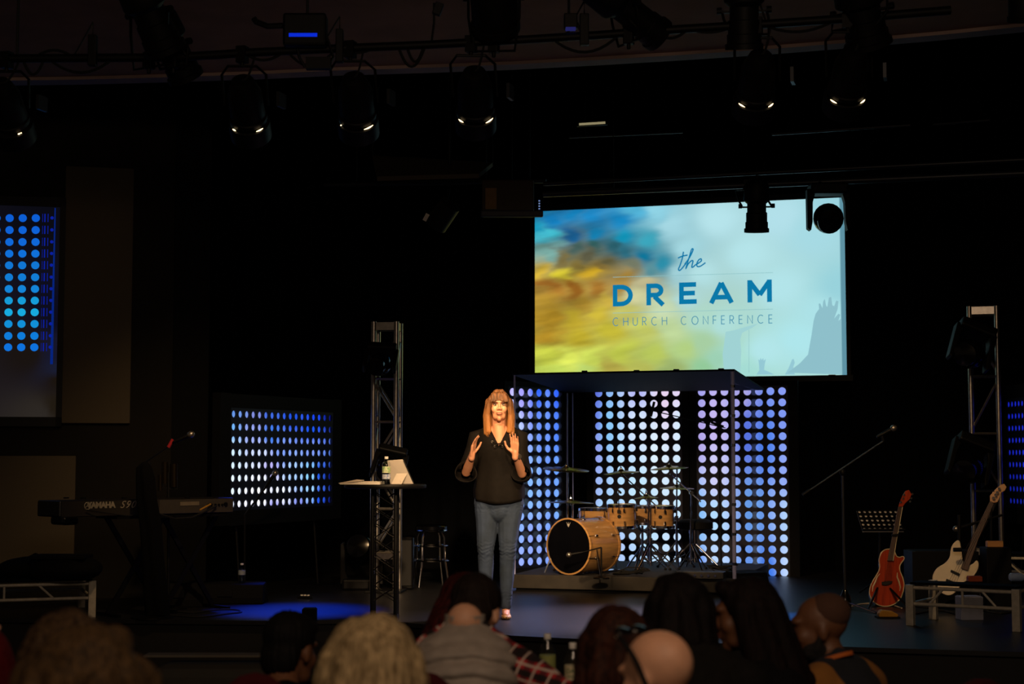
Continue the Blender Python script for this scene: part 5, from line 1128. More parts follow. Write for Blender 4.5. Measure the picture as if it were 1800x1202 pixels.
for a, b_ in ((585, 225), (600, 205), (612, 186), (625, 160)): MB().cyl(q_([(a, b_)])[0], q_([(a, b_)])[0] + bn * .03, .011, n=10).build('tuning_peg', M['chrome'], t, world=True)
for pts in ([(288, 726), (350, 755), (344, 772), (283, 742)], [(255, 790), (318, 815), (312, 832), (250, 806)]): slab('pickup', [p + bn * .012 for p in q_(pts)], -bn * .014, M['black'], t, .002)
slab('pickguard', [p + bn * .002 for p in q_([(372, 800), (400, 740), (430, 700), (468, 672), (474, 700), (452, 742), (420, 776)])], -bn * .003, M['ivory'], t, .001)
for k in range(4): MB().tube([p + bn * .024 for p in q_([(270 + k * 16, 815 + k * 6), (568 + k * 6, 246 + k * 3)])], .0012, 4).build('string', M['chrome'], t, world=True)
t = thing('guitar_stand', 'black upright stand crossing in front of the white bass body', 'stand', on_z(1686, 1072, STAGE))
b_ = on_z(1688, 1066, STAGE) - FH * .0; MB().cyl(b_ + Z * .01, at(1686, 905, depth_of(b_)), .014).build('pole', M['black'], t, world=True)
MB().cyl(at(1676, 966, DB - .1), at(1690, 966, DB - .1), .016).build('hook', M['black'], t, world=True)
MB().tube([b_ + Z * .01 + RT * -.2, b_ + Z * .06, b_ + Z * .01 + RT * .22], .011, 8).build('leg', M['black'], t, world=True); MB().tube([b_ + Z * .06, b_ + FH * .25 + Z * .01], .011, 8).build('leg', M['black'], t, world=True)
MB().beam(b_ + Z * .16 - RT * .12, b_ + Z * .16 + RT * .14, .03, .03).build('cradle', M['black'], t, world=True)
# dark boom stand in front of the right tower
t = thing('microphone_stand', 'thin black microphone stand with two poles between the bass and right tower', 'microphone stand', on_z(1742, 1052, STAGE))
b_ = on_z(1744, 1056, STAGE); db_ = depth_of(b_); MB().lathe([(.13, 0), (.13, .012), (.02, .03)], b_, Z, 20).build('round_base', M['black'], t, world=True)
MB().cyl(b_, at(1742, 880, db_), .011).build('pole', M['black'], t, world=True); MB().cyl(at(1693, 925, db_), at(1762, 905, db_), .01).build('boom_arm', M['black'], t, world=True)
mic(t, at(1712, 920, db_), at(1692, 926, db_) - at(1712, 920, db_), 1.0)
# tall boom stand with microphone left of the guitar
b_ = on_z(1486, 1068, STAGE); db_ = depth_of(b_)
t = thing('microphone_stand', 'tall boom microphone stand left of the red guitar', 'microphone stand', b_)
MB().lathe([(.045, 0), (.05, .03), (.04, .09), (.018, .14)], b_, Z, 20).build('weighted_foot', M['gloss'], t, world=True, smooth=True)
MB().cyl(b_, at(1481, 832, db_), .011).build('pole', M['pipe_dk'], t, world=True, smooth=True)
MB().ell(at(1481, 830, db_), (.025, .025, .03)).build('clutch', M['black'], t, world=True, smooth=True)
MB().cyl(at(1418, 865, db_), at(1553, 775, db_), .007).build('boom_arm', M['pipe_dk'], t, world=True); MB().cyl(at(1411, 870, db_), at(1424, 861, db_), .014).build('counterweight', M['black'], t, world=True)
mic(t, at(1541, 768, db_), at(1576, 750, db_) - at(1541, 768, db_), 1.0); MB().cyl(at(1553, 775, db_), at(1550, 765, db_), .01).build('mic_clip', M['black'], t, world=True)
for e_ in (on_z(1540, 1079, STAGE), on_z(1446, 1072, STAGE), b_ + FH * .28): MB().cyl(b_ + Z * .05, e_ + Z * .008, .008).build('leg', M['chrome'], t, world=True)
# music stand with perforated desk
b_ = on_z(1545, 1046, STAGE); dm = depth_of(b_)
t = thing('music_stand', 'black music stand with perforated desk behind the red guitar', 'music stand', b_)
MB().cyl(b_ + Z * .1, at(1547, 935, dm), .011).build('pole', M['black'], t, world=True)
for k in range(3):
    a = 2 * PI * k / 3 + .3; MB().cyl(b_ + Z * .14, b_ + Vector((math.cos(a) * .24, math.sin(a) * .24, .008)), .008).build('leg', M['black'], t, world=True)
pl = [at(1505, 896, dm + .1), at(1581, 896, dm + .1), at(1590, 933, dm - .08), at(1516, 933, dm - .08)]
mu = (pl[2] - pl[3]); mv = (pl[0] - pl[3]); mn = mu.cross(mv).normalized()
mn = mn if mn.dot(FH) < 0 else -mn
mb = MB(); nc, nr = 8, 5
for i in range(nc):
    for j in range(nr):
        sq = []; ho = []
        for k in range(16):
            a = 2 * PI * k / 16; m_ = max(abs(math.cos(a)), abs(math.sin(a)))
            sq.append(pl[3] + mu * ((i + .5 + .5 * math.cos(a) / m_) / nc) + mv * ((j + .5 + .5 * math.sin(a) / m_) / nr)); ho.append(pl[3] + mu * ((i + .5 + .26 * math.cos(a)) / nc) + mv * ((j + .5 + .26 * math.sin(a)) / nr))
        mb.add(sq + ho, [(k, (k + 1) % 16, 16 + (k + 1) % 16, 16 + k) for k in range(16)])
mb.build('perforated_desk', M['black'], t, world=True)
slab('sheet_music', [p - mn * .012 for p in (pl[3] + mu * .01, pl[3] + mu * .99, pl[3] + mu * .99 + mv, pl[3] + mu * .01 + mv)], -mn * .004, M['paper'], t, 0)
MB().beam(pl[3] + mn * .02, pl[2] + mn * .02, .04, .008).build('ledge', M['black'], t, world=True)
# bits around the right decks
def small_box(name, label, cat, px, py, D, d, m, rz=0., z=None, grp=None):
    p = at(px, py, D); z = STAGE if z is None else z; t = thing(name, label, cat, (p.x, p.y, z), YAW + rz, grp)
    MB().box((0, 0, d[2] / 2), d).build('shell', m, t, bevel=.004); MB().box((0, 0, d[2] + .002), (d[0] * .9, d[1] * .9, .004)).build('lid', m, t); return t
small_box('paper_box', 'pale blue-grey box on the floor under the right platform', 'box', 1704, 1080, 11.9, (.17, .12, .17), mat('pale_blue_box', '#8a8fa8', .7), .1)
small_box('equipment_case', 'dark low rack case behind the bass guitar', 'case', 1655, 1040, 13.4, (.55, .3, .42), M['black'], .0)
small_box('wooden_block', 'pale wooden block on the dark case near the right tower', 'block', 1748, 960, 13.1, (.13, .06, .045), M['head_maple'], .0, z=at(1744, 961, 13.1).z)
small_box('equipment_case', 'tall dark case supporting the pale wooden block by the right tower', 'case', 1750, 990, 13.1, (.2, .2, at(1744, 961, 13.1).z - STAGE - .004), M['black'], .0)
small_box('pedal', 'small orange pedal on the front edge of the right platform', 'pedal', 1713, 1028, 11.52, (.1, .06, .035), mat('orange_pedal', '#a8481c', .5), 0, z=STAGE + hR + .018)
t = thing('bottle', 'small blue-white bottle lying on the right platform by the tower', 'bottle', at(1782, 1012, 11.5)); p_ = at(1774, 1012, 11.5); p_.z = STAGE + hR + .05
MB().lathe([(.02, 0), (.03, .01), (.03, .09), (.014, .11), (.014, .12)], p_, RT, 16).build('bottle_body', mat('blue_white', '#9ab0d8', .3), t, world=True, smooth=True); MB().lathe([(.016, .118), (.016, .14)], p_, RT, 12).build('cap', M['white'], t, world=True)
# ================================================================ PEOPLE
def V(*a): return Vector(a)
def head_prims(mb, HM, s=1.0, ears=True, female=False, nose=True):
    R3 = HM.to_3x3()
    def P(x, y, z): return HM @ V(x * s, y * s, z * s)
    def E(c, r): mb.ell(P(*c), V(*r) * s, R3, 20, 14)
    E((0, .018, .035), (.073, .092, .083)); E((0, -.022, -.022), (.061 * (.94 if female else 1), .064, .088)); E((0, .0, -.055), (.05, .06, .05))
    j = .019 if female else .028; fw = .9 if female else 1.0
    E((0, -.062, -.092), (j, .024, .022)); E((.03 * fw, -.032, -.070), (.026 * fw, .036, .03)); E((-.03 * fw, -.032, -.070), (.026 * fw, .036, .03))
    E((.034, -.055, -.02), (.026, .026, .03)); E((-.034, -.055, -.02), (.026, .026, .03))
    E((0, -.074, .036), (.05, .018, .014))
    if nose:
        mb.cap(P(0, -.084, .02), .0065 * s, P(0, -.100, -.018), .010 * s * fw, 10); E((.012, -.092, -.022), (.009, .011, .008)); E((-.012, -.092, -.022), (.009, .011, .008))
    E((0, -.083, -.05), (.024, .012, .007)); E((0, -.081, -.06), (.021, .012, .007))
    if ears:
        for k in (-1, 1): E((k * .073, .012, -.006), (.010, .02, .032))
    mb.cap(P(0, .02, -.05), .052 * s, P(0, .045, -.15), .055 * s)
def face_parts(t, HM, s=1.0, lips='#b8705c', iris='#3a2a1c', brow='#4a2c18', eye=True):
    R3 = HM.to_3x3()
    def P(x, y, z): return HM @ V(x * s, y * s, z * s)
    for k in (-1, 1):
        if eye:
            e_ = MB().ell(P(k * .03, -.072, .012), V(.0125, .009, .0065) * s, R3).build('eye', mat('eye_white', '#a89a90', .4), t, smooth=True)
            MB().ell(P(k * .029, -.0785, .012), V(.006, .004, .0055) * s, R3).build('iris', mat('iris', iris, .2), e_, smooth=True)
            MB().tube([P(k * (.03 + dx), -.083 + abs(dx) * .35, .019 + dz_) for dx, dz_ in ((-.014, -.003), (-.007, .002), (0, .0035), (.008, .002), (.015, -.002))], .0022 * s, 6).build('eyelid', mat('lash', '#2a1710', .6), e_)
        MB().tube([P(k * x, y_, z_) for x, y_, z_ in ((.014, -.089, .029), (.028, -.089, .034), (.044, -.079, .030))], [.0025 * s, .0035 * s, .0012 * s], 6).build('eyebrow', mat('brow', brow, .9), t)
    MB().ell(P(0, -.092, -.049), V(.023, .006, .005) * s, R3).ell(P(0, -.090, -.0585), V(.019, .007, .006) * s, R3).build('lips', mat('lips', lips, .5), t, smooth=True)
def hand_prims(mb, w, d, n, s_, sc=1.0, curl=.25, spread=.1, thumb_open=.8):
    """w wrist, d finger direction, n palm normal, s_ thumb side"""
    w, d, n = Vector(w), Vector(d).normalized(), Vector(n); n = (n - d * n.dot(d)).normalized(); s_ = Vector(s_); s_ = (s_ - d * s_.dot(d) - n * s_.dot(n)).normalized()
    mb.cap(w - d * .03 * sc, .026 * sc, w + d * .012 * sc, .024 * sc, 12)
    for i, (o, L, r) in enumerate(((.029, .072, .0088), (.010, .080, .009), (-.009, .075, .0086), (-.027, .059, .0076))):
        k0 = w + s_ * o * .62 * sc; k1 = w + d * (.088 - abs(o - .01) * .25) * sc + s_ * o * sc
        mb.cap(k0, .013 * sc, k1, .0115 * sc, 10)
        p = k1; a = curl * .5; dd = d + s_ * (o * spread * 30 * .3)
        for f, rr in ((.45, 1.0), (.30, .92), (.25, .82)):
            dr = (dd.normalized() * math.cos(a) + n * math.sin(a)); q = p + dr * L * f * sc; mb.cap(p, r * rr * sc, q, r * rr * .92 * sc, 10); p = q; a += curl
    p0 = w + s_ * .02 * sc + d * .015 * sc + n * .004 * sc; p1 = p0 + (d * .6 + s_ * thumb_open + n * .25).normalized() * .045 * sc; p2 = p1 + (d * .85 + s_ * thumb_open * .45 + n * .25).normalized() * .034 * sc; p3 = p2 + (d * .95 + s_ * .1 + n * .2).normalized() * .027 * sc
    mb.cap(p0, .015 * sc, p1, .0115 * sc, 10); mb.cap(p1, .0112 * sc, p2, .0105 * sc, 10); mb.cap(p2, .0105 * sc, p3, .0085 * sc, 10)
def streak(amp=.004, fr=70, C=(0, 0)):
    def f(co, n):
        a = math.atan2(co.y - C[1], co.x - C[0]); return amp * noise.noise(V(a * fr / 6.28, co.z * 4.0, 2.2)) + amp * .6 * noise.noise(V(a * fr / 2.5, co.z * 5.0, 7.2))
    return f
def wrinkle(amp=.006, fr=9):
    return lambda co, n: amp * noise.noise(V(co.x * fr, co.y * fr, co.z * fr * .8))
# ---------------------------------------------------------------- the presenter
def build_presenter():
    t = thing('person', 'woman in black blouse and jeans standing on stage, both palms raised', 'person', (PF.x, PF.y, STAGE), YAW, None)
    HM = Matrix.Translation(V(.0, -.015, 1.572)) @ Matrix.Rotation(math.radians(2), 4, 'Z') @ Matrix.Rotation(math.radians(-3), 4, 'X')
    b = MB(); head_prims(b, HM, .98, female=True)
    b.cap(V(0, .02, 1.50), .05, V(0, .03, 1.40), .056); b.cap(V(-.05, .03, 1.395), .036, V(-.14, .03, 1.345), .036); b.cap(V(.05, .03, 1.395), .036, V(.13, .03, 1.345), .036)
    b.ell(V(0, .025, 1.29), (.15, .095, .15)); b.ell(V(0, .02, 1.12), (.13, .09, .16)); b.ell(V(0, .025, .95), (.155, .105, .12))
    b.cap(V(0, -.012, 1.41), .045, V(0, -.045, 1.28), .06)
    arms = {-1: (V(-.165, .025, 1.355), V(-.245, -.02, 1.085), V(-.197, -.20, 1.215)), 1: (V(.152, .025, 1.36), V(.172, -.03, 1.075), V(.120, -.20, 1.222))}
    for k, (sh_, el, wr) in arms.items():
        b.chain([sh_ - V(0, 0, .02), sh_.lerp(el, .5), el], [.040, .042, .036]); b.chain([el, el.lerp(wr, .35), wr], [.036, .034, .023])
    hand_prims(b, arms[-1][2], V(.16, -.28, .92), V(.85, -.35, -.1), V(.3, .8, .3), .93, .22, .25, .9)
    hand_prims(b, arms[1][2], V(-.03, -.12, 1), V(-.45, -.88, -.05), V(-1, .3, 0), .95, .12, .35, .8)
    legs = {-1: (V(-.088, .02, .88), V(-.098, .0, .50), V(-.098, .035, .09)), 1: (V(.088, .02, .88), V(.066, -.01, .50), V(.052, .01, .09))}
    for k, (h, kn, an) in legs.items():
        b.chain([h, kn], [.075, .05]); b.chain([kn, kn.lerp(an, .3) + V(0, .015, 0), an], [.05, .048, .033]); b.chain([an, an + V(0, -.0, -.045), an + V(.0, -.13, -.06)], [.032, .03, .022])
    me = remesh(b, .0042, 9, None, 'body'); link('body', me, t, M['skin'])
    face_parts(t, HM, .98)
    # jeans
    j = MB(); j.ell(V(0, .025, .93), (.182, .125, .11)); j.ell(V(0, .03, .86), (.185, .128, .10)); j.ell(V(0, -.03, .80), (.09, .07, .09))
    for k, (h, kn, an) in legs.items():
        j.chain([h + V(k * .003, 0, -.02), h.lerp(kn, .45) + V(-k * .004, 0, 0), kn + V(0, 0, .04), kn], [.099, .088, .068, .065]); j.chain([kn, kn.lerp(an, .3) + V(0, .015, 0), kn.lerp(an, .75), an + V(0, 0, .005)], [.061, .059, .047, .044])
    def jd(co, n):
        k = math.exp(-((co.z - .50) / .07) ** 2) + .7 * math.exp(-((co.z - .16) / .05) ** 2) + .5 * math.exp(-((co.z - .82) / .05) ** 2)
        return (.0018 * k * math.sin(co.z * 210 + 5 * noise.noise(V(co.x * 25, co.y * 10, co.z * 12)) * 2) + .004 * k * noise.noise(V(co.x * 14, co.y * 14, co.z * 50))) + .003 * noise.noise(co * 14)
    denim = mat('denim', '#36435a', .85, scale=7, hex2='#28323f', bump=0, stretch=(1, 1, .6), spec=.2)
    link('jeans', remesh(j, .006, 4, jd, 'jeans'), t, denim)
    # blouse
    N = 72; rings = []
    def ring(z, rx, ry, hem=0.): return [V(rx * math.cos(a) * (1 + .035 * math.sin(9 * a) * hem), .02 + ry * math.sin(a) * (1 + .05 * math.sin(7 * a + 1) * hem), z + .03 * abs(math.cos(a)) ** 2 * hem) for a in [2 * PI * i / N for i in range(N)]]
    for z, rx, ry, h in ((.848, .186, .142, 1.), (.87, .19, .145, 1.), (.93, .192, .14, .8), (1.0, .184, .13, .6), (1.08, .165, .122, .5), (1.15, .166, .125, .35), (1.2, .176, .13, .2)): rings.append(ring(z, rx, ry, h))
    chest = rings[-1]; neck = []; ctrl = []
    for i in range(N):
        a = 2 * PI * i / N; c_, s_ = math.cos(a), math.sin(a); fr_ = s_ < 0
        if fr_: neck.append(V(.078 * c_, -.112 + .10 * abs(c_) ** 1.1, 1.282 + .155 * abs(c_))); ctrl.append(V(.196 * c_, .02 + .14 * s_, 1.25 + .165 * abs(c_)))
        else: neck.append(V(.078 * c_, .02 + .06 * s_ - .03 * (1 - s_) + .0, 1.437 + .01 * s_)); ctrl.append(V(.196 * c_, .02 + .115 * s_, 1.415 - .02 * s_))
    for k in range(1, 11):
        q = k / 10; rings.append([chest[i] * (1 - q) ** 2 + ctrl[i] * 2 * q * (1 - q) + neck[i] * q * q for i in range(N)])
    bl = MB().loft(rings, cap=False)
    for k, (sh_, el, wr) in arms.items():
        fd = (wr - el).normalized(); drop = V(-.0, 0, -.03)
        path = [sh_ + V(-k * .05, 0, .01), sh_ + V(k * .012, 0, -.005), sh_.lerp(el, .3), sh_.lerp(el, .6), el + V(k * .012, .01, .0), el + fd * .05 + V(k * .015, 0, -.02), el + fd * .10 + V(k * .018, -.01, -.03)]
        rr = [.05, .058, .058, .062, .068, .076, .083]
        if k == 1: rr = [.05, .058, .058, .060, .064, .068, .072]
        n0 = len(bl.v); bl.tube(path, rr, 26, cap=False)
        for i in range(n0, len(bl.v)):
            v = bl.v[i]; lv = (i - n0) // 26; bl.v[i] = v + V(0, 0, -.004 * lv) + V(.006, .004, .004) * math.sin((i - n0) % 26 / 26 * 4 * PI) * (lv / 6)
    black = mat('blouse_black', '#120e0b', .8, scale=40, var=.3, bump=.05, spec=.15)
    o = bl.build('blouse', black, t, smooth=True, sharp=180); md = o.modifiers.new('thick', 'SOLIDIFY'); md.thickness = .004
    # lacing and eyelets
    def ch(px, py, y): return V((px - 873) / 238, y, (1088 - py) / 238)
    for px, py in ((861, 776), (883, 777), (866, 784), (879, 784)): MB().tube([ch(px, py, -.128) + V(math.cos(a) * .0065, -.002, math.sin(a) * .0065) for a in [2 * PI * i / 14 for i in range(15)]], .0025, 6, cap=False).build('eyelet', M['alu'], t)
    MB().tube([ch(861, 776, -.131), ch(871, 779, -.134), ch(879, 784, -.136)], .004, 6).build('lace', black, t); MB().tube([ch(883, 777, -.131), ch(873, 779, -.135), ch(866, 784, -.136)], .004, 6).build('lace', black, t)
    # watch
    w = arms[1][2]; fd = (w - arms[1][1]).normalized(); wp = w - fd * .03
    MB().lathe([(.0265, -.008), (.029, -.008), (.029, .008), (.0265, .008)], wp, fd, 20, closed=True).build('watch_strap', mat('watch_rose', '#d8a070', .4, .1), t, smooth=True)
    MB().cyl(wp + V(.022, -.022, 0), wp + V(.03, -.03, 0), .017, n=16).build('watch_dial', M['alu'], t)
    # shoes
    leo = mat('leopard_print', '#e0ac6c', .6, scale=70, hex2='#3a2010')
    for k, (h, kn, an) in legs.items():
        s = MB(); f = V(.012 * k, -1, 0)
        s.ell(an + V(0, .03, -.068), (.034, .04, .024)); s.ell(an + V(.003 * k, -.06, -.072), (.037, .08, .020)); s.ell(an + V(.005 * k, -.12, -.072), (.037, .055, .020))
        link('shoe', remesh(s, .005, 3, None, 'shoe'), t, leo)
    # hair
    h = MB(); R3 = HM.to_3x3()
    def P(x, y, z): return HM @ V(x * .95, y * .97, z * .97)
    h.ell(P(0, .028, .045), (.083, .095, .079), R3, 24, 16)
    for k in (-1, 1):
        for (x0, y0, z0), (x1, y1, z1), (x2, y2, z2), (x3, y3, z3), rs in (
            ((.02, -.045, .115), (.075, -.035, .045), (.092, -.022, -.06), (.082, -.045, -.19), (.02, .019, .02, .019)),
            ((.02, -.02, .115), (.084, -.01, .04), (.10, .0, -.07), (.10, -.02, -.20), (.024, .024, .026, .022)),
            ((.02, .03, .11), (.08, .04, .03), (.092, .05, -.07), (.088, .04, -.19), (.03, .03, .034, .026)),
            ((.01, .06, .10), (.05, .09, .02), (.055, .09, -.08), (.05, .09, -.20), (.04, .038, .036, .03))):
            h.chain([P(k * x0, y0, z0), P(k * x1, y1, z1), P(k * x2, y2, z2), P(k * x3, y3, z3)], rs)
    for i in range(13):
        x = -.058 + .0097 * i; q = .5 + .5 * math.sin(i * 2.3)
        h.chain([P(x * .35, -.02, .118), P(x * .8, -.070, .092), P(x * 1.1, -.090, .040 + .010 * q - .010 * abs(x) / .05)], [.020, .014, .0055], 8)
    def hd(co, n):
        q = HM.inverted() @ co
        return (.0045 if q.z < .08 else .002) * noise.noise(V(q.x * 95, q.y * 40, q.z * 6)) + .002 * noise.noise(V(q.x * 190, q.y * 80, q.z * 8))
    hair = mat('hair_brown', '#6e4626', .6, scale=10, hex2='#38220f', stretch=(16, 10, .8), bump=.4, spec=.3)
    nt = hair.node_tree; bs = nt.nodes['Principled BSDF']; old = bs.inputs['Base Color'].links[0].from_socket
    tc = nt.nodes.new('ShaderNodeTexCoord'); sx = nt.nodes.new('ShaderNodeSeparateXYZ'); mr = nt.nodes.new('ShaderNodeMapRange'); mr.inputs[1].default_value = 1.62; mr.inputs[2].default_value = 1.38
    mx = nt.nodes.new('ShaderNodeMixRGB'); mx.inputs[2].default_value = lin('#a8703c'); nt.links.new(tc.outputs['Object'], sx.inputs[0]); nt.links.new(sx.outputs[2], mr.inputs[0]); nt.links.new(mr.outputs[0], mx.inputs[0]); nt.links.new(old, mx.inputs[1]); nt.links.new(mx.outputs[0], bs.inputs['Base Color'])
    link('hair', remesh(h, .0042, 4, hd, 'hair'), t, hair)
    rnd = random.Random(4); st = MB()
    for i in range(150):
        k = rnd.choice((-1, 1)); a = rnd.uniform(-.045, .05); x = rnd.uniform(.078, .112)
        z3 = rnd.uniform(-.24, -.16)
        pts = [P(k * .02, a, .126), P(k * .07, a * 1.1, .088), P(k * x * .98, a, .0), P(k * x * 1.03, a, -.09), P(k * x * .98 + rnd.uniform(-.012, .012), a - .02, z3)]
        st.tube(smooth3d(pts, 4), [.0016] * 16 + [.0006], 4)
    o = st.build('hair_strands', hair, t, smooth=True); o['kind'] = 'stuff'
def smooth3d(pts, n=4):
    P = [Vector(p) for p in pts]; o = []
    for i in range(len(P) - 1):
        p0, p1, p2, p3 = P[max(i - 1, 0)], P[i], P[i + 1], P[min(i + 2, len(P) - 1)]
        for j in range(n):
            t_ = j / n; o.append(.5 * ((2 * p1) + (p2 - p0) * t_ + (2 * p0 - 5 * p1 + 4 * p2 - p3) * t_ * t_ + (3 * p1 - p0 - 3 * p2 + p3) * t_ ** 3))
    return o + [P[-1]]
build_presenter()
# ---------------------------------------------------------------- audience
M['maroon'] = mat('maroon_fabric', '#3c0c10', .9, scale=80, bump=.05, spec=.15)
CH = {}
def chair(label, x, y, rz, fabric='maroon', back_h=.92):
    t = thing('chair', label, 'chair', (x, y, 0), rz, 'padded banquet chairs of the audience')
    if fabric not in CH:
        L_ = []
        L_.append(('seat', MB().box((0, 0, .43), (.46, .44, .09)), M[fabric], .03)); 
        pr = MB(); ring_ = []
        for i in range(9): a = PI * i / 8; ring_.append((.23 * math.cos(a) if abs(math.cos(a)) < .8 else .23 * math.copysign(1, math.cos(a)), back_h - .12 + .12 * math.sin(a)))
        pr.prism([(-.23, .5), (.23, .5)] + ring_, (0, .235, 0), X, Z, Y, .055); L_.append(('backrest', pr, M[fabric], .02))
        for sx in (-1, 1):
            L_.append(('leg', MB().cyl((sx * .2, -.19, 0), (sx * .2, -.17, .4), .012), M['black'], 0)); L_.append(('leg', MB().tube([(sx * .2, .26, 0), (sx * .2, .2, .4), (sx * .2, .24, .6)], .012, 8), M['black'], 0))
        CH[fabric] = [(n, mb.build(n, m, t, bevel=bv)) for n, mb, m, bv in L_]
    else:
        for n, o in CH[fabric]: c = o.copy(); COL.objects.link(c); c.parent = t
    return t
def seated(label, px, top_py, D, turn=0., hturn=0., bow=10., tilt=0., skin='skin_tan', coat='#0c0b0c', hair=None, haircol='#140c08', hair2=None, sz=-.18, sy=.10, back=.22, width=1.0, s=1.0, arms=None, chair_label=None, vest=None, coatmat=None, coatname='jacket', hdisp=None, parts=None, chair_fab='maroon', legs=True, hairname='hair', facep=False, tx=0.):
    rz = YAW + PI + math.radians(turn); top = at(px, top_py, D); hz = top.z - .125 * s
    t = thing('person', label, 'person', (top.x, top.y, 0), rz, None)
    HM = Matrix.Translation(V(0, 0, hz)) @ Matrix.Rotation(math.radians(hturn), 4, 'Z') @ Matrix.Rotation(math.radians(tilt), 4, 'Y') @ Matrix.Rotation(math.radians(bow), 4, 'X')
    R3 = HM.to_3x3(); SZ = hz + sz; b = MB(); head_prims(b, HM, s, ears=True)
    nb = V(tx, sy, SZ + .03); b.cap(HM @ V(0, .03, -.08) * 1, .052, nb, .058)
    hip = V(tx, sy + back, .55); ch_ = V(tx, sy + .03, SZ - .12)
    def torso(m, g=0., arm=True, leg=False, cut=None, shw=.175):
        m.ell(ch_, ((.165 + g) * width, .105 + g, .16 + g)); m.cap(ch_, .115 + g, hip, .125 + g); m.ell(hip, (.17 + g, .13 + g, .11 + g)); m.ell(hip.lerp(ch_, .5), ((.145 + g) * width, .11 + g, .14))
        for k in (-1, 1): m.cap(nb + V(k * .03, .0, -.01), .05 + g, V(tx + k * shw * width, sy + .01, SZ - .045), .052 + g)
    aj = {}
    for k in (-1, 1):
        a_ = (arms or {}).get(k) or (V(k * .27 * width, sy - .08, SZ - .30), V(k * .15, sy - .28, .80)); aj[k] = (V(tx + k * .19 * width, sy + .01, SZ - .05), Vector(a_[0]), Vector(a_[1]))
    if vest is not None:
        for k in (-1, 1): a_ = aj[k]; aj[k] = (a_[0] - V(-k * .01, -.01, .055), a_[1], a_[2])
    torso(b, 0. if vest is None else -.03)
    for k, (a0, a1, a2) in aj.items():
        b.chain([a0, a1], [.045, .038]); b.chain([a1, a1.lerp(a2, .35), a2], [.038, .036, .025]); dd = (a2 - a1).normalized()
        hd_ = (arms or {}).get(('d', k)); hand_prims(b, a2, hd_[0] if hd_ else dd, hd_[1] if hd_ else V(0, 0, -1), hd_[2] if hd_ else V(-k, 0, 0), 1.0, .45, .1)
    for k in (-1, 1):
        kn = V(k * .12, sy + back - .44, .50); an = V(k * .13, sy + back - .40, .09); b.chain([hip + V(k * .09, 0, -.03), kn], [.085, .06]); b.chain([kn, kn.lerp(an, .3), an], [.058, .056, .04]); b.chain([an, an + V(0, -.16, -.05)], [.04, .035])
    link('body', remesh(b, .0085, 4, None, 'body'), t, M[skin] if isinstance(skin, str) else skin)
    g = MB(); torso(g, .02 if vest is None else -.022)
    for k, (a0, a1, a2) in aj.items(): g.chain([a0, a0.lerp(a1, .5), a1], [.066, .06, .056] if vest is None else [.072, .076, .07]); g.chain([a1, a1.lerp(a2, .85)], [.056, .044])
    if vest is None: g.cap(nb + V(0, .0, -.02), .066, nb + V(0, -.0, .015), .06)
    if vest is None: link(coatname, remesh(g, .011, 4, wrinkle(.014, 10), coatname), t, coatmat or mat('coat', coat, .9, scale=50, spec=.15, var=.3))
    else:
        link('shirt', remesh(g, .011, 3, wrinkle(.012, 12), 'shirt'), t, coatmat)
        rings = []; zt = SZ + .05; n_ = 110; hi = .50
        for r_ in range(n_ + 1):
            f_ = (r_ / n_) ** 1.15; z_ = zt - (zt - hi) * f_; tt_ = zt - z_; e_ = max(0., min(1., (tt_ - .025) / .12)); e_ = math.sin(e_ * PI / 2) ** .9
            rx_ = .064 + (.172 - .064) * e_ + .03 * max(0, tt_ - .15); ry_ = .062 + (.158 - .062) * e_ + .03 * max(0, tt_ - .15); cy_ = sy - .01 + .035 * e_ + back * .8 * max(0, tt_ - .12) / .45
            row = []
            for q_ in range(56):
                a_ = 2 * PI * q_ / 56; ph = ((z_ + .02 * math.cos(a_ * 2) + .012 * noise.noise(V(math.cos(a_) * 2, math.sin(a_) * 2, z_ * 6))) / .055) % 1.0
                gr = -.021 * max(0, 1 - abs(ph - .5) * 2 / .6) ** 1.3 * e_ + .006 * noise.noise(V(math.cos(a_) * 5, math.sin(a_) * 5, z_ * 30))
                row.append(V(tx + (rx_ + gr) * math.cos(a_), cy_ + (ry_ + gr) * math.sin(a_), z_))
            rings.append(row)
        wm_ = MB().loft(rings, cap=True); wo = wm_.build('vest', mat('vest', vest, .6, scale=30, var=.15, spec=.3), t, smooth=True, sharp=180)
    q = MB()
    for kx, (h, kn_) in enumerate((( -1, 0), (1, 0))):
        k = h; kn = V(k * .12, sy + back - .44, .50); an = V(k * .13, sy + back - .40, .09); q.chain([hip + V(k * .09, 0, -.03), kn], [.1, .075]); q.chain([kn, an], [.073, .055])
    q.ell(hip, (.185, .145, .1)); link('trousers', remesh(q, .014, 3, None, 'trousers'), t, mat('trousers', '#14161c', .9))
    for k in (-1, 1):
        an = V(k * .13, sy + back - .40, .09); sm = MB(); sm.cap(an + V(0, .03, -.04), .045, an + V(0, -.16, -.045), .042, 12)
        for v in sm.v: v.z = max(v.z, .002)
        sm.build('shoe', M['matte'], t, smooth=True)
    if hair:
        h = MB(); P = lambda x, y, z: HM @ V(x * s, y * s, z * s)
        hair(h, P, R3, s); link(hairname, remesh(h, .0075, 2, hdisp or streak(.006, 60, (0, 0)), hairname), t, mat('hair', haircol, .75, scale=9, hex2=hair2, stretch=(14, 14, 1.2), bump=.25, spec=.15, var=.4))
    if facep: face_parts(t, HM, s, lips='#7a4034', eye=False)
    if parts: parts(t, HM, s, nb)
    if chair_label is not None:
        c = Matrix.Translation(V(top.x, top.y, 0)) @ Matrix.Rotation(rz, 4, 'Z') @ V(0, sy + back + .03, 0); chair(chair_label, c.x, c.y, rz, chair_fab)
    return t, HM, aj
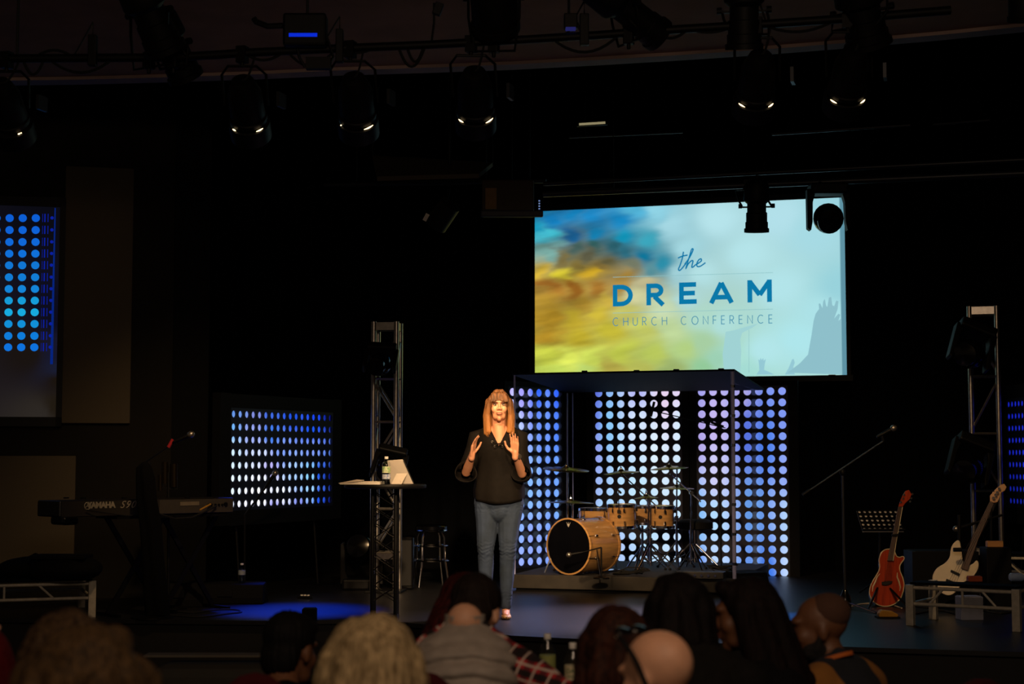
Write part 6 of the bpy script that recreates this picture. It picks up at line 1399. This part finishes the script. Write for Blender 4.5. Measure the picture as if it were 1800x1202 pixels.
def h_short(h, P, R3, s):
    h.ell(P(0, .03, .045), V(.081, .092, .083) * s, R3, 24, 16); h.ell(P(0, .062, -.022), V(.071, .052, .078) * s, R3, 20, 12); h.ell(P(0, -.03, .085), V(.062, .05, .035) * s, R3)
def h_bob(L=.14, w=.1, full=.0):
    def f(h, P, R3, s):
        h.ell(P(0, .03, .045), V(.092 + full, .1 + full, .088 + full) * s, R3, 24, 16)
        for a in range(-3, 4):
            x = math.sin(a * .62); y = math.cos(a * .62)
            h.chain([P(x * .03, .03, .10), P(x * (w - .01), .02 + y * .085, .03), P(x * w, .02 + y * .095, -L * .5), P(x * w * .92, .02 + y * .085, -L)], [r * s for r in (.03, .036 + full, .038 + full, .026)])
        h.chain([P(-.03, -.05, .10), P(.03, -.05, .10)], [.03 * s, .03 * s])
    return f
def h_long(L=.42, w=.1, lean=(0, 0)):
    def f(h, P, R3, s):
        h.ell(P(0, .03, .045), V(.09, .1, .086) * s, R3, 24, 16)
        for a in range(-3, 4):
            x = math.sin(a * .62); y = math.cos(a * .62)
            h.chain([P(x * .03, .03, .10), P(x * (w - .01), .02 + y * .085, .03), P(x * w * 1.02 + lean[0] * .3, .02 + y * .1 + lean[1] * .3, -L * .4), P(x * w * 1.05 + lean[0], .02 + y * .1 + lean[1], -L)], [r * s for r in (.03, .036, .04, .018)])
        h.chain([P(-.03, -.05, .10), P(.03, -.05, .10)], [.03 * s, .03 * s])
    return f
curly = lambda co, n: .009 * noise.noise(V(co.x * 26, co.y * 26, co.z * 14)) + .005 * noise.noise(co * 60)
plaid = bpy.data.materials.new('plaid'); plaid.use_nodes = True
def make_plaid(m):
    nt = m.node_tree; L = nt.links.new; b = nt.nodes['Principled BSDF']; tc = nt.nodes.new('ShaderNodeTexCoord'); mp = nt.nodes.new('ShaderNodeMapping'); mp.inputs['Rotation'].default_value = (.1, .35, .3)
    sp = nt.nodes.new('ShaderNodeSeparateXYZ'); L(tc.outputs['Object'], mp.inputs[0]); L(mp.outputs[0], sp.inputs[0])
    def band(out, per, width, ph=0.):
        a = nt.nodes.new('ShaderNodeMath'); a.operation = 'MULTIPLY_ADD'; a.inputs[1].default_value = 1 / per; a.inputs[2].default_value = ph; L(out, a.inputs[0])
        f = nt.nodes.new('ShaderNodeMath'); f.operation = 'FRACT'; L(a.outputs[0], f.inputs[0]); g = nt.nodes.new('ShaderNodeMath'); g.operation = 'LESS_THAN'; g.inputs[1].default_value = width; L(f.outputs[0], g.inputs[0]); return g.outputs[0]
    def mix(fac, c1, c2):
        x = nt.nodes.new('ShaderNodeMixRGB'); L(fac, x.inputs[0])
        if isinstance(c1, tuple): x.inputs[1].default_value = c1
        else: L(c1, x.inputs[1])
        x.inputs[2].default_value = c2; return x.outputs[0]
    c = mix(band(sp.outputs[0], .045, .45), lin('#a01c22'), lin('#5a1018')); c2 = nt.nodes.new('ShaderNodeMixRGB'); c2.blend_type = 'MULTIPLY'; L(band(sp.outputs[2], .045, .45), c2.inputs[0]); L(c, c2.inputs[1]); c2.inputs[2].default_value = lin('#3a2030')
    o = mix(band(sp.outputs[0], .045, .12, .3), c2.outputs[0], lin('#b8a498')); o = mix(band(sp.outputs[2], .045, .12, .3), o, lin('#b8a498')); L(o, b.inputs['Base Color']); b.inputs['Roughness'].default_value = .9
make_plaid(plaid)
# back rows first
seated('person with curly brown hair behind the big-haired head at the far left', 118, 1078, 3.9, 0, 10, 8, 0, 'skin_pale', '#1c1412', h_bob(.12, .09, .0), '#4a3824', '#1c1009', hdisp=curly, chair_label='chair of the curly-haired person at the far left')
seated('person with big wavy light brown hair nearest the camera at the left', 158, 1108, 3.25, 0, -8, 6, 0, 'skin_pale', '#16100e', h_bob(.20, .105, .006), '#4c3820', '#1e150b', s=1.06, hdisp=lambda co, n: .012 * noise.noise(V(co.x * 18, co.y * 18, co.z * 6)) + .006 * noise.noise(co * 40), chair_label='chair of the person with big wavy hair')
seated('person in dark red top with a hand on the shoulder at the left border', -118, 1000, 4.6, 0, -10, 12, 0, 'skin_pale', '#4c060d', h_short, '#20120a', sz=-.04, coatname='top', arms={1: (V(.04, -.16, .98), V(-.15, -.02, 1.165)), ('d', 1): (V(-.35, .9, -.05), V(0, 0, -1), V(.9, 0, 0))}, chair_label='chair at the left border under the red top')
seated('dark haired person in black with one lit ear, between keyboard and high table', 514, 1077, 5.3, -8, -20, 14, 0, 'skin_tan', '#080808', h_short, '#0c0908', sz=-.17, sy=.12, width=1.1, chair_label='chair of the person in black left of the high table')
seated('person with short blonde-grey hair in front of the high table', 655, 1085, 3.55, 0, 5, 6, 0, 'skin_pale', '#0c0a0a', h_bob(.13, .092, .0), '#a8926c', '#5a4a30', s=1.03, hdisp=lambda co, n: .009 * noise.noise(V(co.x * 22, co.y * 22, co.z * 7)) + .005 * noise.noise(co * 45), chair_label='chair of the blonde-grey haired person')
seated('woman with long dark red hair leaning left beyond the vest man', 822, 1012, 5.75, 0, 10, 26, 12, 'skin_pale', '#1c0c10', h_long(.34, .085, (.37, .04)), '#461410', '#1e0707', sz=-.19, sy=.12, width=.9, chair_label='chair of the woman with dark red hair')
A_T, A_H, A_A = seated('man in grey quilted vest over a red plaid shirt, head bowed', 836, 1014, 5.15, 0, -14, 38, 0, 'skin_pale', hair=h_short, haircol='#1c130e', sz=-.03, sy=.16, width=.72, tx=.03, vest='#948a80', coatmat=plaid, arms={-1: (V(-.37, .16, .82), V(-.33, -.14, .79)), 1: (V(.27, .0, .82), V(.14, -.2, .79))}, chair_label='chair of the man in the quilted vest')
seated('person with thick brown wavy hair left of the bald man', 1082, 1071, 4.35, 0, 0, 12, 0, 'skin_pale', '#c8bca8', h_bob(.15, .085, .0), '#3a1c10', '#160a06', hdisp=curly, coatname='top', chair_label='chair of the person with thick brown hair')
seated('person with shoulder length wavy black hair and black top', 1190, 1010, 5.05, 0, 10, 8, 0, 'skin_tan', '#141210', h_bob(.165, .086, .0), '#140c0b', '#060404', sz=-.145, width=1.05, hdisp=lambda co, n: .012 * noise.noise(V(co.x * 25, co.y * 25, co.z * 12)), chair_label='chair of the person with wavy black hair')
F_T, F_H, F_A = seated('woman in left profile with very long black hair, hand at her chin', 1306, 1017, 5.4, 50, 34, 8, 0, 'skin_tan', '#0c0a0c', h_long(.46, .088, (0, .10)), '#180c0a', '#080404', sz=-.20, sy=.1, width=.9, arms={-1: (V(-.16, -.22, .82), V(-.04, -.17, .96)), ('d', -1): (V(.1, .25, .8), V(.2, .8, 0), V(.9, 0, 0)), 1: (V(.25, -.12, .80), V(.12, -.34, .80))}, facep=True, hdisp=streak(.003, 80), chair_label='chair of the woman with very long black hair')
def beard_parts(t, HM, s, nb):
    R3 = HM.to_3x3(); P = lambda x, y, z: HM @ V(x * s, y * s, z * s); h = MB()
    h.ell(P(0, -.055, -.088), V(.038, .045, .034) * s, R3); h.ell(P(.045, -.02, -.068), V(.026, .045, .036) * s, R3); h.ell(P(-.045, -.02, -.068), V(.026, .045, .036) * s, R3)
    for k in (-1, 1): h.cap(P(k * .066, .0, -.02), .010, P(k * .062, -.015, -.06), .018); h.cap(P(k * .022, -.084, -.04), .006, P(k * .03, -.075, -.07), .010)
    h.cap(P(-.02, -.089, -.038), .005, P(.02, -.089, -.038), .005); link('beard', remesh(h, .006, 2, lambda co, n: .003 * noise.noise(co * 120), 'beard'), t, mat('beard', '#0c0705', .9))
    c = MB(); c.ell(P(0, .040, .055), V(.0745, .080, .070) * s, R3, 24, 16); 
    link('stubble_hair', c.mesh('stubble'), t, mat('stubble', '#4a2e20', .9, scale=60), smooth=True)
    MB().lathe([(.062, -.008), (.07, -.006), (.07, .008), (.062, .008)], nb + V(0, -.01, .03), V(0, -.35, 1), 28, closed=True).build('collar', mat('orange_collar', '#c0601c', .8), t, smooth=True)
def raglan(m):
    nt = m.node_tree; L = nt.links.new; b = nt.nodes['Principled BSDF']; tc = nt.nodes.new('ShaderNodeTexCoord'); sp = nt.nodes.new('ShaderNodeSeparateXYZ'); L(tc.outputs['Object'], sp.inputs[0])
    a = nt.nodes.new('ShaderNodeMath'); a.operation = 'ABSOLUTE'; L(sp.outputs[0], a.inputs[0]); g = nt.nodes.new('ShaderNodeMath'); g.operation = 'GREATER_THAN'; g.inputs[1].default_value = .115; L(a.outputs[0], g.inputs[0])
    x = nt.nodes.new('ShaderNodeMixRGB'); x.inputs[1].default_value = lin('#121620'); x.inputs[2].default_value = lin('#8a5a22'); L(g.outputs[0], x.inputs[0]); L(x.outputs[0], b.inputs['Base Color']); b.inputs['Roughness'].default_value = .9
rg = bpy.data.materials.new('raglan'); rg.use_nodes = True; raglan(rg)
G_T, G_H, G_A = seated('bearded man with shaved head in left profile, navy and gold shirt', 1437, 1043, 5.65, 50, 34, 5, 0, 'skin_tan', coatmat=rg, coatname='shirt', sz=-.155, sy=.07, width=1.15, s=1.0, facep=True, parts=beard_parts, arms={-1: (V(-.24, -.14, .80), V(-.12, -.36, .80)), 1: (V(.26, -.10, .80), V(.12, -.32, .80))}, chair_label='maroon chair behind the bearded man, its top edge showing')
C_T, C_H, C_A = seated('bald man with sunglasses pushed back on his head', 1152, 1104, 3.95, 20, 30, 12, 0, 'skin_pale', '#1c1a1c', None, sz=-.20, s=.98, sy=.1, chair_label='chair of the bald man')
# sunglasses resting on the bald head
CW = WM[C_T.name] @ C_H
t = thing('sunglasses', 'black sunglasses pushed up on the bald man head', 'sunglasses', CW @ V(0, 0, .1))
q_ = lambda x, y, z: CW @ V(x, y, z)
for k in (-1, 1):
    MB().tube(smooth3d([q_(k * .062, -.045, .116), q_(k * .079, -.01, .085), q_(k * .082, .012, .045), q_(k * .083, .026, .0), q_(k * .080, .035, -.03)], 4), .0065, 8).build('temple_arm', M['matte'], t, world=True, smooth=True)
    MB().ell(q_(k * .034, -.048, .125), (.03, .02, .008), CW.to_3x3() @ Matrix.Rotation(-.6, 3, 'X')).build('lens', M['gloss'], t, world=True, smooth=True)
MB().tube([q_(-.012, -.062, .12), q_(0, -.064, .124), q_(.012, -.062, .12)], .004, 8).build('bridge', M['gloss'], t, world=True)
MB().cyl(q_(.062, -.045, .118), q_(.068, -.045, .122), .008, n=10).build('hinge', M['chrome'], t, world=True)
# ---------------------------------------------------------------- tables and bottles of the hall
def round_table(label, px, D, r=.75):
    p = at(px, 900, D); t = thing('round_table', label, 'table', (p.x, p.y, 0), 0, 'round tables of the audience')
    MB().lathe([(r - .02, .71), (r, .72), (r, .745), (r - .01, .75)], n=48).build('tabletop', M['matte'], t, smooth=True)
    for k in range(4): a = PI / 4 + k * PI / 2; MB().cyl((math.cos(a) * r * .6, math.sin(a) * r * .6, 0), (math.cos(a) * r * .6, math.sin(a) * r * .6, .72), .016, n=8).build('leg', M['black'], t)
    return p
tp_ = round_table('round black table in the middle of the audience, with the bottles', 1045, 6.15, .5)
round_table('round black table ahead of the bearded man', 1330, 6.6, .35)
def tb(px, D): p = at(px, 900, D); p.z = .75; return p
bottle('large water bottle on the hall table beside the plaid sleeve', tb(962, 6.12), .225, .031, ('#9aa05a',), grp='large water bottles on the hall table')
bottle('large water bottle with green lettered label in the middle of the hall table', tb(1006, 5.82), .225, .030, ('#d8c8a0',), [('OAK', .022, .115), ('RIDGE', .011, .098)], grp='large water bottles on the hall table', face=YAW - .15)
bottle('large water bottle half hidden behind the lettered one', tb(1022, 6.05), .215, .03, ('#6a7040',), grp='large water bottles on the hall table')
# small box on the stage edge behind the dark-haired person
p_ = on_z(541, 1096, STAGE) + FH * .1; t = thing('equipment_box', 'small square black box on the stage edge in the blue light', 'box', (p_.x, p_.y, STAGE), YAW)
MB().box((0, 0, .05), (.1, .1, .1)).build('shell', M['matte'], t, bevel=.006); MB().box((0, 0, .102), (.085, .085, .004)).build('lid', M['black'], t)
# low padded bench before the stage at the left
p_ = at(385, 1150, 8.6); zt = p_.z; t = thing('bench', 'low grey padded bench with pale top edge in front of the stage at the left', 'bench', (p_.x, p_.y, 0), YAW)
MB().box((0, .03, zt - .008), (.8, .12, .016)).build('top_board', mat('bench_top', '#6a6256', .8), t, bevel=.01)
MB().box((0, .02, zt - .13), (.66, .3, .17)).build('cushion', mat('grey_cushion', '#3c3830', .85), t, bevel=.06); MB().box((0, .22, (zt - .2) / 2), (.6, .3, zt - .2)).build('base', M['matte'], t)
for px, py, D, lab in ((446, 1186, 4.6, 'red padded chair top in front of the bench at the left'), (742, 1183, 4.55, 'maroon chair top between the blonde-grey head and the vest')):
    p = at(px, py, D); hh = p.z; rz = YAW + PI + .1; c = p - (Matrix.Rotation(rz, 3, 'Z') @ V(0, .26, 0)); o = chair(lab, c.x, c.y, rz); o.scale = (.5, .8, hh / .92)
